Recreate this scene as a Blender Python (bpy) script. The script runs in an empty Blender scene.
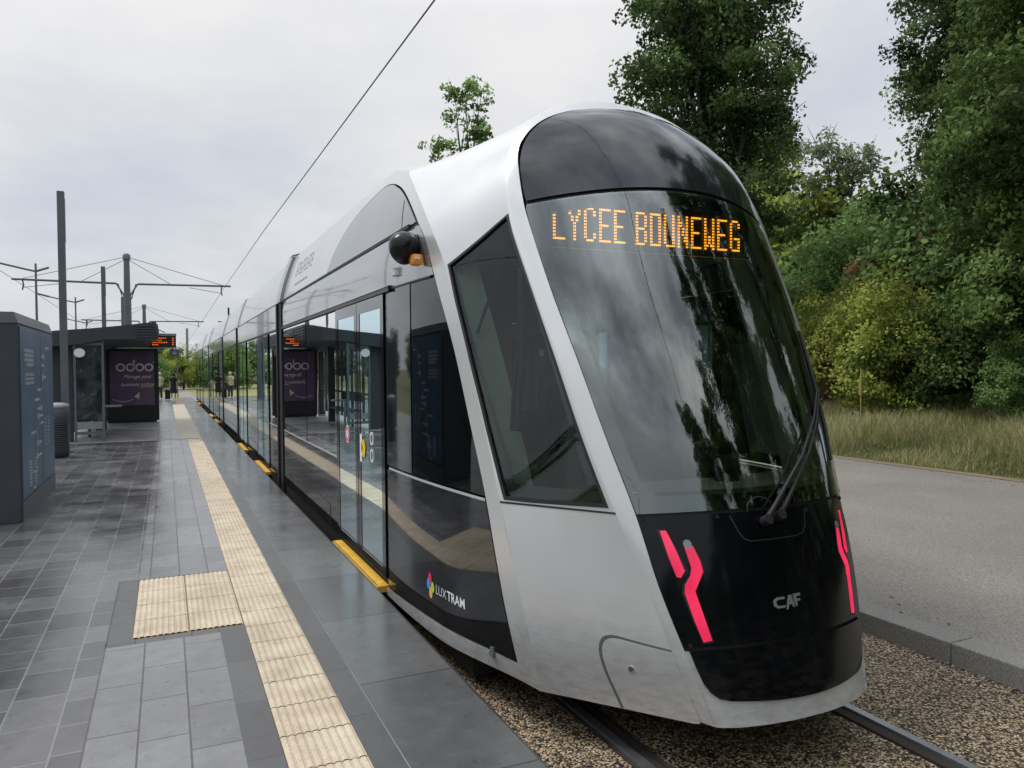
import bpy, bmesh, math, random
import numpy as np
from mathutils import Vector, Matrix
from mathutils.geometry import delaunay_2d_cdt
random.seed(7); RNG = np.random.default_rng(11)
scene = bpy.context.scene
COL = scene.collection
R = math.radians
pi = math.pi

# ------------------------------------------------------------------ materials
def nt(name):
    m = bpy.data.materials.new(name); m.use_nodes = True
    t = m.node_tree; t.nodes.clear()
    out = t.nodes.new('ShaderNodeOutputMaterial')
    return m, t, out
def N(t, typ, **kw):
    n = t.nodes.new(typ)
    for k, v in kw.items():
        if k.startswith('_'): setattr(n, k[1:], v)
        else: n.inputs[k.replace('__', ' ')].default_value = v
    return n
def L(t, a, b): t.links.new(a, b)
def ramp(t, stops, src=None):
    r = t.nodes.new('ShaderNodeValToRGB'); e = r.color_ramp.elements
    while len(e) < len(stops): e.new(0.5)
    for i, (p, c) in enumerate(stops):
        e[i].position = p; e[i].color = (*c, 1) if len(c) == 3 else c
    if src is not None: L(t, src, r.inputs['Fac'])
    return r
def mixc(t, fac, a, b, mode='MIX'):
    m = t.nodes.new('ShaderNodeMix'); m.data_type = 'RGBA'; m.blend_type = mode
    for sock, v in ((m.inputs[0], fac), (m.inputs[6], a), (m.inputs[7], b)):
        if hasattr(v, 'links'): L(t, v, sock)
        else: sock.default_value = v if not isinstance(v, tuple) else (*v, 1)[:4]
    return m.outputs[2]
def coords(t, scale=(1, 1, 1), kind='Object', rot=(0, 0, 0)):
    tc = t.nodes.new('ShaderNodeTexCoord'); mp = t.nodes.new('ShaderNodeMapping')
    mp.inputs['Scale'].default_value = scale; mp.inputs['Rotation'].default_value = rot
    L(t, tc.outputs[kind], mp.inputs['Vector']); return mp.outputs['Vector']
def gcoords(t, scale=(1, 1, 1)):
    g = t.nodes.new('ShaderNodeNewGeometry'); mp = t.nodes.new('ShaderNodeMapping')
    mp.inputs['Scale'].default_value = scale
    L(t, g.outputs['Position'], mp.inputs['Vector']); return mp.outputs['Vector']
def noise(t, vec, scale, detail=4, rough=.55):
    n = N(t, 'ShaderNodeTexNoise', Scale=scale, Detail=detail, Roughness=rough)
    L(t, vec, n.inputs['Vector']); return n.outputs['Fac']

def paint(name, col, rough=.4, metal=0., coat=0., var=.12, nscale=3., bump=0., bscale=40., rvar=.1, spec=.5, grime=0.):
    m, t, out = nt(name)
    b = t.nodes.new('ShaderNodeBsdfPrincipled'); L(t, b.outputs[0], out.inputs[0])
    v = gcoords(t)
    n1 = noise(t, v, nscale, 5, .6)
    lo = tuple(c*(1-var) for c in col); hi = tuple(min(1, c*(1+var)) for c in col)
    r = ramp(t, [(.3, lo), (.7, hi)], n1); cs = r.outputs[0]
    if grime:
        g_ = t.nodes.new('ShaderNodeNewGeometry'); sp_ = t.nodes.new('ShaderNodeSeparateXYZ'); L(t, g_.outputs['Position'], sp_.inputs[0])
        mr_ = N(t, 'ShaderNodeMapRange'); mr_.inputs[1].default_value = -.12; mr_.inputs[2].default_value = .55; mr_.inputs[3].default_value = 1.; mr_.inputs[4].default_value = 0.
        L(t, sp_.outputs['Z'], mr_.inputs[0]); q_ = N(t, 'ShaderNodeMath', _operation='MULTIPLY'); L(t, mr_.outputs[0], q_.inputs[0])
        L(t, ramp(t, [(.42, (0, 0, 0)), (.70, (grime,)*3)], noise(t, gcoords(t, (3, 3, 9)), 3.5, 6, .65)).outputs[0], q_.inputs[1])
        sp2 = ramp(t, [(.70, (0, 0, 0)), (.78, (grime*.9,)*3)], noise(t, v, 55, 2, .5)); q2 = N(t, 'ShaderNodeMath', _operation='MULTIPLY'); L(t, sp2.outputs[0], q2.inputs[0]); L(t, mr_.outputs[0], q2.inputs[1])
        ad2 = N(t, 'ShaderNodeMath', _operation='ADD', _use_clamp=True); L(t, q_.outputs[0], ad2.inputs[0]); L(t, q2.outputs[0], ad2.inputs[1])
        cs = mixc(t, ad2.outputs[0], cs, (.12, .105, .085))
    L(t, cs, b.inputs['Base Color'])
    rr = N(t, 'ShaderNodeMapRange'); rr.inputs[3].default_value = max(0.01, rough-rvar*rough); rr.inputs[4].default_value = rough+rvar*rough*2
    L(t, noise(t, v, nscale*2.7, 4), rr.inputs[0]); L(t, rr.outputs[0], b.inputs['Roughness'])
    b.inputs['Metallic'].default_value = metal; b.inputs['Specular IOR Level'].default_value = spec
    b.inputs['Coat Weight'].default_value = coat; b.inputs['Coat Roughness'].default_value = .03
    if bump:
        bp = N(t, 'ShaderNodeBump', Strength=bump, Distance=.01)
        L(t, noise(t, v, bscale, 4), bp.inputs['Height']); L(t, bp.outputs[0], b.inputs['Normal'])
    return m

def glassmat(name, tint, ior=1.55, rough=0., dirt=.0, dirtcol=(.5, .55, .55), streak=False, rtint=(1, 1, 1)):
    """thin sheet of tinted glass: transparent + mirror reflection by Fresnel"""
    m, t, out = nt(name)
    tr = N(t, 'ShaderNodeBsdfTransparent'); tr.inputs[0].default_value = (*tint, 1)
    gl = N(t, 'ShaderNodeBsdfGlossy', Roughness=rough); gl.inputs[0].default_value = (*rtint, 1)
    fr = N(t, 'ShaderNodeFresnel', IOR=ior)
    v = gcoords(t)
    bp = N(t, 'ShaderNodeBump', Strength=.02, Distance=.02); L(t, noise(t, v, 1.6, 2), bp.inputs['Height'])
    L(t, bp.outputs[0], gl.inputs['Normal'])
    mx = t.nodes.new('ShaderNodeMixShader'); L(t, fr.outputs[0], mx.inputs[0]); L(t, tr.outputs[0], mx.inputs[1]); L(t, gl.outputs[0], mx.inputs[2])
    if dirt:
        df = N(t, 'ShaderNodeBsdfDiffuse'); df.inputs[0].default_value = (*dirtcol, 1)
        m2 = t.nodes.new('ShaderNodeMixShader')
        vs = gcoords(t, (6, 1.2, .9) if streak else (2, 2, 2))
        rp = ramp(t, [(.42, (0, 0, 0)), (.75, (dirt,)*3)], noise(t, vs, 1.6, 6, .62))
        L(t, rp.outputs[0], m2.inputs[0]); L(t, mx.outputs[0], m2.inputs[1]); L(t, df.outputs[0], m2.inputs[2])
        mx = m2
    L(t, mx.outputs[0], out.inputs[0]); return m

def emit(name, col, s):
    m, t, out = nt(name)
    e = N(t, 'ShaderNodeEmission', Strength=s); 
    e.inputs[0].default_value = (*col, 1)
    g = N(t, 'ShaderNodeBsdfGlossy', Roughness=.08); mx = t.nodes.new('ShaderNodeMixShader'); mx.inputs[0].default_value = .05
    L(t, e.outputs[0], mx.inputs[1]); L(t, g.outputs[0], mx.inputs[2]); L(t, mx.outputs[0], out.inputs[0]); return m

M = {}
M['silver'] = paint('silver_paint', (.64, .645, .64), .30, .45, .35, .05, 1.3, grime=.38)
M['silver_roof'] = paint('silver_roof_paint', (.60, .61, .62), .3, .4, .3, .05, 1.1)
M['grey_gloss'] = paint('grey_gloss_panel', (.30, .32, .34), .12, .55, .6, .06, 1.2)
M['grey_arch'] = paint('grey_arch_panel', (.27, .285, .30), .22, .45, .4, .06, 1.2)
M['black_gloss'] = paint('black_gloss_panel', (.007, .0075, .010), .05, 0, .5, .3, 2.5, grime=.12)
M['black_front'] = paint('black_front_panel', (.004, .0045, .006), .09, 0, 0., .3, 2.5, spec=.28, grime=.16)
M['crown'] = paint('black_crown_panel', (.018, .020, .025), .10, .2, .25, .25, 60.)
M['rubber'] = paint('black_rubber', (.012, .012, .014), .55)
M['black_plastic'] = paint('black_plastic', (.014, .015, .017), .35)
M['frit'] = paint('black_glass_border', (.010, .012, .013), .08, 0, .4)
M['under'] = paint('dark_underframe', (.012, .012, .013), .6)
M['groove'] = paint('panel_groove', (.10, .105, .11), .5)
M['yellow'] = paint('yellow_step', (.72, .42, .045), .5, var=.2, nscale=14)
M['windshield'] = glassmat('windshield_glass', (.84, .97, .90), 2.3, 0., 0., (.50, .58, .56), True, (.92, .98, .97))
M['cab_glass'] = glassmat('cab_side_glass', (.66, .78, .72), 1.55)
M['tint_glass'] = glassmat('tinted_window_glass', (.24, .36, .36), 1.6)
M['door_glass'] = glassmat('door_glass', (.12, .44, .48), 1.62, rtint=(.80, .95, .98))
M['clear_glass'] = glassmat('shelter_glass', (.80, .86, .84), 1.45, 0, .12)
M['interior'] = paint('cab_interior_lining', (.60, .72, .63), .6)
M['interior_dark'] = paint('cab_dark_plastic', (.10, .125, .115), .6)
M['interior_floor'] = paint('saloon_floor', (.10, .11, .12), .6)
M['interior_wall'] = paint('saloon_lining', (.42, .46, .46), .5)
M['seat'] = paint('seat_fabric', (.03, .16, .18), .8)
M['pole_teal'] = paint('teal_grab_pole', (.03, .30, .36), .3)
M['pink'] = emit('pink_light', (1., .040, .13), .95)
_t = M['pink'].node_tree; _e = [n for n in _t.nodes if n.type == 'EMISSION'][0]
L(_t, ramp(_t, [(.3, (.80, .026, .095)), (.55, (1., .040, .13)), (.75, (1., .055, .15))], noise(_t, gcoords(_t, (1, 1, 1)), 7, 2, .5)).outputs[0], _e.inputs[0])
M['amber'] = emit('amber_led', (1., .33, .015), 2.4)
M['amber_dim'] = emit('amber_sign_text', (1., .16, .02), .9)
M['orange'] = paint('orange_indicator', (.9, .30, .02), .2, coat=.5)
M['white'] = paint('white_paint', (.80, .80, .80), .4, var=.05)
M['chrome'] = paint('bare_steel', (.55, .56, .57), .25, 1.)
M['logo_grey'] = paint('logo_grey', (.30, .31, .30), .35, .5)
M['text_grey'] = paint('pale_grey_lettering', (.36, .37, .40), .4)
M['steel_rail'] = paint('polished_rail', (.46, .47, .49), .32, .9, rvar=.3, nscale=5)
M['rust_rail'] = paint('rail_groove', (.030, .022, .018), .7)
M['dark_metal'] = paint('anthracite_metal', (.055, .063, .075), .45, .2, 0, .12, 2.)
M['dark_metal2'] = paint('slate_metal', (.045, .050, .058), .5, .2, 0, .12, 2.)
M['mast'] = paint('grey_mast_paint', (.10, .115, .13), .5)
M['galv'] = paint('galvanised_steel', (.25, .27, .28), .5, .3)
M['wire'] = paint('catenary_wire', (.03, .03, .032), .5)
M['map_blue'] = paint('blue_map_panel', (.055, .108, .180), .42, 0, 0., .25, 1.4)
M['map_white'] = paint('white_map_print', (.42, .46, .50), .4)
M['ad_purple'] = paint('purple_poster', (.125, .080, .150), .15, 0, .3, .2, 1.)
M['ad_text'] = paint('pale_poster_print', (.70, .67, .70), .4)
M['ad_gold'] = paint('gold_poster_print', (.62, .50, .38), .4)
M['concrete'] = paint('pale_concrete', (.30, .30, .29), .7, var=.2, nscale=4, bump=.15)
M['skin'] = paint('skin', (.35, .22, .16), .6)
M['cloth_black'] = paint('black_cloth', (.015, .015, .018), .9)
M['cloth_cream'] = paint('cream_cloth', (.50, .47, .30), .9)
M['cloth_denim'] = paint('dark_denim', (.03, .04, .07), .9)
M['hair_dark'] = paint('dark_hair', (.02, .014, .01), .6)
M['hair_grey'] = paint('grey_hair', (.40, .38, .35), .6)
M['bark'] = paint('tree_bark', (.060, .048, .037), .9, var=.35, nscale=6, bump=.6, bscale=14)

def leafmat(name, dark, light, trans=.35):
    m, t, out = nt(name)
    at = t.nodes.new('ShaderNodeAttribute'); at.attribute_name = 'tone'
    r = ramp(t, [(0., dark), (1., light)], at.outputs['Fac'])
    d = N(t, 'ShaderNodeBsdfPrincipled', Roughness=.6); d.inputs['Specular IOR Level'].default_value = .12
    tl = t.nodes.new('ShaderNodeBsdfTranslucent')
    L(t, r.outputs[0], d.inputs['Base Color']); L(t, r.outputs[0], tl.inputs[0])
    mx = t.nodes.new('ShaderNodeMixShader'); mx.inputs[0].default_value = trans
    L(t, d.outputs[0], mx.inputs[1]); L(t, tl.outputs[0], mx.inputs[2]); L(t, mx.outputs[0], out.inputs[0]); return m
M['leaf_maple'] = leafmat('maple_leaves', (0.026, 0.052, 0.016), (0.2, 0.3, 0.105))
M['leaf_deep'] = leafmat('deep_green_leaves', (0.03, 0.056, 0.016), (0.23, 0.34, 0.105))
M['leaf_mid'] = leafmat('mid_green_leaves', (0.06, 0.115, 0.032), (0.33, 0.5, 0.17))
M['leaf_lime'] = leafmat('yellow_green_leaves', (0.13, 0.165, 0.032), (0.5, 0.56, 0.13))
M['leaf_grey'] = leafmat('grey_green_leaves', (0.1, 0.13, 0.07), (0.37, 0.43, 0.27))
M['leaf_rust'] = leafmat('rusty_leaves', (.13, .075, .035), (0.42, 0.27, 0.14))
M['leaf_far'] = leafmat('far_leaves', (0.07, 0.1, 0.055), (0.15, 0.2, 0.105))
M['grass_dry'] = leafmat('dry_grass', (.20, .20, .085), (.76, .65, .42), .35)
M['grass_green'] = leafmat('green_weeds', (.13, .17, .05), (.46, .50, .20), .35)

# paving: stone setts laid in columns running along the platform
def paving(name, colw, length, dark, light, rlo, rhi, wet=.6, joint=(.045, .045, .045), seed=0., jw=.0035):
    m, t, out = nt(name)
    b = t.nodes.new('ShaderNodeBsdfPrincipled'); L(t, b.outputs[0], out.inputs[0])
    g = t.nodes.new('ShaderNodeNewGeometry'); sp = t.nodes.new('ShaderNodeSeparateXYZ'); L(t, g.outputs['Position'], sp.inputs[0])
    cb = t.nodes.new('ShaderNodeCombineXYZ')
    ad = N(t, 'ShaderNodeMath', _operation='ADD'); ad.inputs[1].default_value = seed
    L(t, sp.outputs['X'], ad.inputs[0])
    L(t, sp.outputs['Y'], cb.inputs['X']); L(t, ad.outputs[0], cb.inputs['Y'])
    br = t.nodes.new('ShaderNodeTexBrick'); L(t, cb.outputs[0], br.inputs['Vector'])
    br.offset = .37; br.offset_frequency = 2; br.squash = 1.25; br.squash_frequency = 3
    br.inputs['Scale'].default_value = 1.; br.inputs['Brick Width'].default_value = length
    br.inputs['Row Height'].default_value = colw; br.inputs['Mortar Size'].default_value = jw
    br.inputs['Mortar Smooth'].default_value = .2; br.inputs['Bias'].default_value = 0.
    br.inputs['Color1'].default_value = (*dark, 1); br.inputs['Color2'].default_value = (*light, 1); br.inputs['Mortar'].default_value = (*joint, 1)
    v = gcoords(t)
    fine = noise(t, v, 160, 3, .7); blot = noise(t, v, 1.3, 5, .6); mid = noise(t, v, 9, 4, .6)
    c1 = mixc(t, 1., br.outputs['Color'], ramp(t, [(.25, (.72,)*3), (.75, (1.25,)*3)], fine).outputs[0], 'MULTIPLY')
    c2 = mixc(t, 1., c1, ramp(t, [(.35, (.84,)*3), (.62, (1.08,)*3)], blot).outputs[0], 'MULTIPLY')
    c3 = mixc(t, 1., c2, ramp(t, [(.3, (.85,)*3), (.7, (1.1,)*3)], mid).outputs[0], 'MULTIPLY')
    c3 = mixc(t, 1., c3, ramp(t, [(.66, (1, 1, 1)), (.72, (.62, .60, .58))], noise(t, v, 17, 3, .55)).outputs[0], 'MULTIPLY')
    L(t, c3, b.inputs['Base Color'])
    mr = N(t, 'ShaderNodeMapRange'); mr.inputs[1].default_value = .30; mr.inputs[2].default_value = .68
    mr.inputs[3].default_value = rlo; mr.inputs[4].default_value = rhi
    am = N(t, 'ShaderNodeMath', _operation='ADD'); 
    mm = N(t, 'ShaderNodeMath', _operation='MULTIPLY'); mm.inputs[1].default_value = .18
    sb = N(t, 'ShaderNodeMath', _operation='SUBTRACT'); sb.inputs[1].default_value = .5
    L(t, mid, sb.inputs[0]); L(t, sb.outputs[0], mm.inputs[0]); L(t, blot, am.inputs[0]); L(t, mm.outputs[0], am.inputs[1])
    L(t, am.outputs[0], mr.inputs[0]); L(t, mr.outputs[0], b.inputs['Roughness'])
    b.inputs['Specular IOR Level'].default_value = wet
    bp = N(t, 'ShaderNodeBump', Strength=.5, Distance=.004)
    hm = N(t, 'ShaderNodeMath', _operation='MULTIPLY_ADD'); hm.inputs[1].default_value = -1.; hm.inputs[2].default_value = 1.
    L(t, br.outputs['Fac'], hm.inputs[0])
    h2 = N(t, 'ShaderNodeMath', _operation='MULTIPLY_ADD'); h2.inputs[1].default_value = .10
    L(t, fine, h2.inputs[0]); L(t, hm.outputs[0], h2.inputs[2]); L(t, h2.outputs[0], bp.inputs['Height']); L(t, bp.outputs[0], b.inputs['Normal'])
    return m
M['pave_far'] = paving('platform_setts', .245, .30, (.066, .066, .066), (.142, .141, .139), .10, .30, .7, (.20, .20, .195), 0., .0055)  # pale joint colour paints in the wet shine along the joints
M['pave_near'] = paving('platform_slabs', .2165, .47, (.145, .145, .144), (.200, .200, .198), .14, .34, .65, (.055, .055, .055), .36, .0045)
M['pave_edge'] = paving('platform_edge_slabs', .52, .87, (.075, .076, .075), (.125, .126, .124), .14, .34, .65, (.028, .028, .028), -.90, .006)
M['pave_border'] = paving('platform_border_stone', .16, .60, (.070, .070, .070), (.095, .095, .094), .20, .42, .6, (.04, .04, .04), .04)
M['pave_pale'] = paving('pale_concrete_paving', .5, .6, (.20, .20, .195), (.25, .25, .24), .25, .5, .5, (.12, .12, .12))

def tactile_mat():
    m, t, out = nt('cream_tactile_tile')
    b = t.nodes.new('ShaderNodeBsdfPrincipled'); L(t, b.outputs[0], out.inputs[0])
    v = gcoords(t); c = ramp(t, [(.3, (.53, .44, .32)), (.7, (.71, .60, .455))], noise(t, v, 5, 6, .65))
    c2 = mixc(t, 1., c.outputs[0], ramp(t, [(.3, (.85,)*3), (.7, (1.08,)*3)], noise(t, v, 90, 3)).outputs[0], 'MULTIPLY')
    c2 = mixc(t, 1., c2, ramp(t, [(.40, (1, 1, 1)), (.72, (.70, .66, .60))], noise(t, v, 2.3, 6, .7)).outputs[0], 'MULTIPLY')
    L(t, c2, b.inputs['Base Color']); b.inputs['Roughness'].default_value = .55; return m
M['tactile'] = tactile_mat()
M['tactile_gap'] = paint('tactile_joint', (.20, .15, .085), .7)

def pebble_mat():
    m, t, out = nt('pebble_resin')
    b = t.nodes.new('ShaderNodeBsdfPrincipled'); L(t, b.outputs[0], out.inputs[0])
    v = gcoords(t)
    vo = N(t, 'ShaderNodeTexVoronoi', Scale=78.); L(t, v, vo.inputs['Vector'])
    sp = t.nodes.new('ShaderNodeSeparateColor'); L(t, vo.outputs['Color'], sp.inputs[0])
    c = ramp(t, [(0., (.040, .032, .023)), (.28, (.17, .125, .075)), (.42, (.40, .29, .17)), (.58, (.58, .44, .27)), (.74, (.72, .58, .40)), (.92, (.80, .72, .58))], sp.outputs['Red'])
    c.color_ramp.interpolation = 'CONSTANT'
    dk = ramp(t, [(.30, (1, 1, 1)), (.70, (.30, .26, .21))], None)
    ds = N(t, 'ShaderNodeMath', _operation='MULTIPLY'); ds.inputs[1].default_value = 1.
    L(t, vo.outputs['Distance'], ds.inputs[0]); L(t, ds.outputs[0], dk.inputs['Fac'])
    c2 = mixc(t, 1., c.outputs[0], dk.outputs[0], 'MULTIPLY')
    c3 = mixc(t, 1., c2, ramp(t, [(.3, (.70,)*3), (.7, (1.1,)*3)], noise(t, v, 2.2, 5)).outputs[0], 'MULTIPLY')
    L(t, c3, b.inputs['Base Color']); b.inputs['Roughness'].default_value = .45
    bp = N(t, 'ShaderNodeBump', Strength=.9, Distance=.012); bp.invert = True
    L(t, vo.outputs['Distance'], bp.inputs['Height']); L(t, bp.outputs[0], b.inputs['Normal']); return m
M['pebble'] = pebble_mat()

def asphalt_mat(name, lo, hi, sc=170):
    m, t, out = nt(name)
    b = t.nodes.new('ShaderNodeBsdfPrincipled'); L(t, b.outputs[0], out.inputs[0])
    v = gcoords(t); f = noise(t, v, sc, 3, .75)
    c = ramp(t, [(.30, lo), (.70, hi)], f)
    c2 = mixc(t, 1., c.outputs[0], ramp(t, [(.3, (.86,)*3), (.7, (1.08,)*3)], noise(t, v, .7, 5)).outputs[0], 'MULTIPLY')
    L(t, c2, b.inputs['Base Color']); b.inputs['Roughness'].default_value = .8
    bp = N(t, 'ShaderNodeBump', Strength=.6, Distance=.006); L(t, f, bp.inputs['Height']); L(t, bp.outputs[0], b.inputs['Normal']); return m
M['asphalt'] = asphalt_mat('worn_asphalt', (.118, .108, .096), (.365, .338, .302), 60)
M['kerb'] = asphalt_mat('granite_kerb', (.15, .145, .13), (.36, .35, .32), 70)
M['sand'] = asphalt_mat('sandy_verge', (.17, .13, .08), (.30, .23, .15), 60)
M['turf'] = asphalt_mat('turf', (.055, .065, .022), (.17, .17, .065), 14)
M['lawn'] = asphalt_mat('lawn', (.16, .17, .045), (.26, .26, .085), 8)

# ------------------------------------------------------------------ mesh helpers
def tag(o, label=None, cat=None, group=None, kind=None):
    if label: o['label'] = label
    if cat: o['category'] = cat
    if group: o['group'] = group
    if kind: o['kind'] = kind
    return o
def wloc(o):
    v = Vector((0, 0, 0))
    while o: v += o.location; o = o.parent
    return v
def link(name, me, parent=None, mats=()):
    for m in mats: me.materials.append(m)
    o = bpy.data.objects.new(name, me); COL.objects.link(o)
    if parent: o.parent = parent
    return o
def empty(name, loc, rz=0.):
    o = bpy.data.objects.new(name, None); COL.objects.link(o); o.location = loc; o.rotation_euler = (0, 0, rz)
    o.empty_display_size = .2; return o
class MB:
    """collects geometry for ONE object; coordinates are world coordinates (or local when local=True)"""
    def __init__(s): s.v = []; s.f = []; s.sm = []; s.mi = []
    def add(s, vs, fs, smooth=False, mi=0):
        o = len(s.v); s.v += [tuple(map(float, p)) for p in vs]
        for f in fs: s.f.append(tuple(i+o for i in f)); s.sm.append(smooth); s.mi.append(mi)
        return s
    def box(s, a, b, mi=0, bev=0.):
        (x0, y0, z0), (x1, y1, z1) = a, b
        if bev > 0:
            bm = bmesh.new(); bmesh.ops.create_cube(bm, size=1)
            for v in bm.verts: v.co = Vector(((x0+x1)/2+v.co.x*(x1-x0), (y0+y1)/2+v.co.y*(y1-y0), (z0+z1)/2+v.co.z*(z1-z0)))
            bmesh.ops.bevel(bm, geom=bm.edges[:], offset=bev, segments=2, profile=.6, affect='EDGES')
            bm.verts.index_update(); s.add([v.co for v in bm.verts], [[v.index for v in f.verts] for f in bm.faces], False, mi); bm.free(); return s
        vs = [(x, y, z) for x in (x0, x1) for y in (y0, y1) for z in (z0, z1)]
        return s.add(vs, [(0, 1, 3, 2), (4, 6, 7, 5), (0, 4, 5, 1), (2, 3, 7, 6), (0, 2, 6, 4), (1, 5, 7, 3)], False, mi)
    def tube(s, pts, r, n=8, caps=True, mi=0, smooth=True):
        pts = [Vector(p) for p in pts]; rs = r if hasattr(r, '__len__') else [r]*len(pts)
        vs = []; up = None
        for i, p in enumerate(pts):
            d = (pts[min(i+1, len(pts)-1)]-pts[max(i-1, 0)]).normalized()
            if up is None: up = Vector((0, 0, 1)) if abs(d.z) < .9 else Vector((1, 0, 0))
            a = d.cross(up).normalized(); b = a.cross(d).normalized(); up = b
            for k in range(n): w = 2*pi*k/n; vs.append(p+(a*math.cos(w)+b*math.sin(w))*rs[i])
        fs = [(i*n+k, i*n+(k+1) % n, (i+1)*n+(k+1) % n, (i+1)*n+k) for i in range(len(pts)-1) for k in range(n)]
        s.add(vs, fs, smooth, mi)
        if caps: s.add(vs[:n], [tuple(range(n))[::-1]], False, mi); s.add(vs[-n:], [tuple(range(n))], False, mi)
        return s
    def lathe(s, c, prof, n=24, mi=0, smooth=True):
        vs = [(c[0]+r*math.cos(2*pi*k/n), c[1]+r*math.sin(2*pi*k/n), c[2]+z) for r, z in prof for k in range(n)]
        fs = [(i*n+k, i*n+(k+1) % n, (i+1)*n+(k+1) % n, (i+1)*n+k) for i in range(len(prof)-1) for k in range(n)]
        return s.add(vs, fs, smooth, mi)
    def grid(s, P, smooth=True, mi=0, flip=False):
        P = np.asarray(P); a, b = P.shape[:2]
        fs = [(i*b+j, i*b+j+1, (i+1)*b+j+1, (i+1)*b+j) for i in range(a-1) for j in range(b-1)]
        if flip: fs = [f[::-1] for f in fs]
        return s.add(P.reshape(-1, 3), fs, smooth, mi)
    def build(s, name, mats, parent=None, world=True):
        me = bpy.data.meshes.new(name)
        off = wloc(parent) if (parent and world) else Vector((0, 0, 0))
        me.from_pydata([(v[0]-off.x, v[1]-off.y, v[2]-off.z) for v in s.v], [], s.f)
        me.polygons.foreach_set('use_smooth', s.sm); me.polygons.foreach_set('material_index', s.mi); me.update()
        return link(name, me, parent, mats if isinstance(mats, (list, tuple)) else [mats])
def densify(pts, step):
    out = []
    for i in range(len(pts)):
        a, b = np.array(pts[i], float), np.array(pts[(i+1) % len(pts)], float)
        n = max(1, int(math.ceil(np.linalg.norm(b-a)/step)))
        for k in range(n): out.append(tuple(a+(b-a)*k/n))
    return out
def inside(P, poly):
    x, y = P[:, 0], P[:, 1]; r = np.zeros(len(P), bool); n = len(poly)
    for i in range(n):
        x0, y0 = poly[i]; x1, y1 = poly[(i+1) % n]
        if y0 == y1: continue
        c = ((y0 > y) != (y1 > y)) & (x < (x1-x0)*(y-y0)/(y1-y0)+x0); r ^= c
    return r
def cdt(outline, holes=(), step=.08):
    loops = [densify(outline, step)]+[densify(h, step) for h in holes]
    A = np.array(loops[0]); x0, y0 = A.min(0); x1, y1 = A.max(0)
    gx, gy = np.meshgrid(np.arange(x0+step*.5, x1, step), np.arange(y0+step*.5, y1, step)); G = np.c_[gx.ravel(), gy.ravel()]
    if len(G):
        k = inside(G, loops[0])
        for h in loops[1:]: k &= ~inside(G, h)
        G = G[k]
        B = np.vstack([np.array(l) for l in loops])
        if len(G):
            d = np.min(((G[:, None, :]-B[None])**2).sum(2), 1); G = G[d > (.35*step)**2]
    vs = []; fs = []
    for l in loops:
        o = len(vs); vs += [Vector(p) for p in l]; fs.append(list(range(o, o+len(l))))
    nb = len(vs); vs += [Vector(tuple(p)) for p in G]
    r = delaunay_2d_cdt(vs, [], fs, 2 if holes else 1, 1e-6)
    return np.array([tuple(v) for v in r[0]]), [tuple(f) for f in r[2]], loops
def patch(mb, outline, fn, step=.08, off=0., rim=.012, flip=False, holes=(), mi=0, smooth=True):
    """polygon in surface coordinates laid on surface fn(u,v) -> xyz, lifted by off along the normal, with a turned-in rim"""
    V, F, loops = cdt(outline, holes, step)
    sg = -1. if flip else 1.
    def m(U, o):
        U = np.asarray(U, float); e = 2e-3
        p = fn(U[:, 0], U[:, 1])
        du = fn(U[:, 0]+e, U[:, 1])-fn(U[:, 0]-e, U[:, 1]); dv = fn(U[:, 0], U[:, 1]+e)-fn(U[:, 0], U[:, 1]-e)
        n = np.cross(du, dv); n /= np.linalg.norm(n, axis=1)[:, None]+1e-12
        return p+n*o*sg
    P = m(V, off)
    # consistent winding
    FF = []
    for f in F:
        a, b, c = V[f[0]], V[f[1]], V[f[2]]
        ar = (b[0]-a[0])*(c[1]-a[1])-(b[1]-a[1])*(c[0]-a[0])
        f = f if ar > 0 else f[::-1]
        FF.append(f[::-1] if flip else f)
    mb.add(P, FF, smooth, mi)
    if rim:
        for l in loops:
            A = m(np.array(l), off); B = m(np.array(l), off-rim); n = len(l)
            mb.add(np.vstack([A, B]), [(i, (i+1) % n, n+(i+1) % n, n+i) for i in range(n)], False, mi)
    return mb
def text2d(s, size, shear=0., bold=0.):
    cu = bpy.data.curves.new('lettering', 'FONT'); cu.body = s; cu.size = size; cu.shear = shear; cu.offset = bold; cu.resolution_u = 3
    o = bpy.data.objects.new('lettering', cu); COL.objects.link(o)
    dg = bpy.context.evaluated_depsgraph_get(); dg.update()
    me = bpy.data.meshes.new_from_object(o.evaluated_get(dg))
    V = np.array([v.co[:2] for v in me.vertices]); F = [tuple(p.vertices) for p in me.polygons]
    bpy.data.objects.remove(o); bpy.data.meshes.remove(me); bpy.data.curves.remove(cu)
    return V, F
def ring2d(cx, cy, r0, r1, n=28):
    vs = []; fs = []
    for k in range(n):
        a = 2*pi*k/n; vs += [(cx+r0*math.cos(a), cy+r0*math.sin(a)), (cx+r1*math.cos(a), cy+r1*math.sin(a))]
    fs = [(2*k, 2*k+1, 2*((k+1) % n)+1, 2*((k+1) % n)) for k in range(n)]
    return np.array(vs), fs
def dup(root, loc, rz=None, label=None, group=None, scale=None, mat=None):
    r = root.copy(); COL.objects.link(r); r.location = loc
    if rz is not None: r.rotation_euler = (0, 0, rz)
    if scale: r.scale = scale
    if label: r['label'] = label
    if group: r['group'] = group
    for ch in list(root.children):
        c = ch.copy(); COL.objects.link(c); c.parent = r
        if mat and c.name.startswith('crown'):
            c.material_slots[0].link = 'OBJECT'; c.material_slots[0].material = mat
        for g in list(ch.children):
            d = g.copy(); COL.objects.link(d); d.parent = c
    return r

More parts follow.
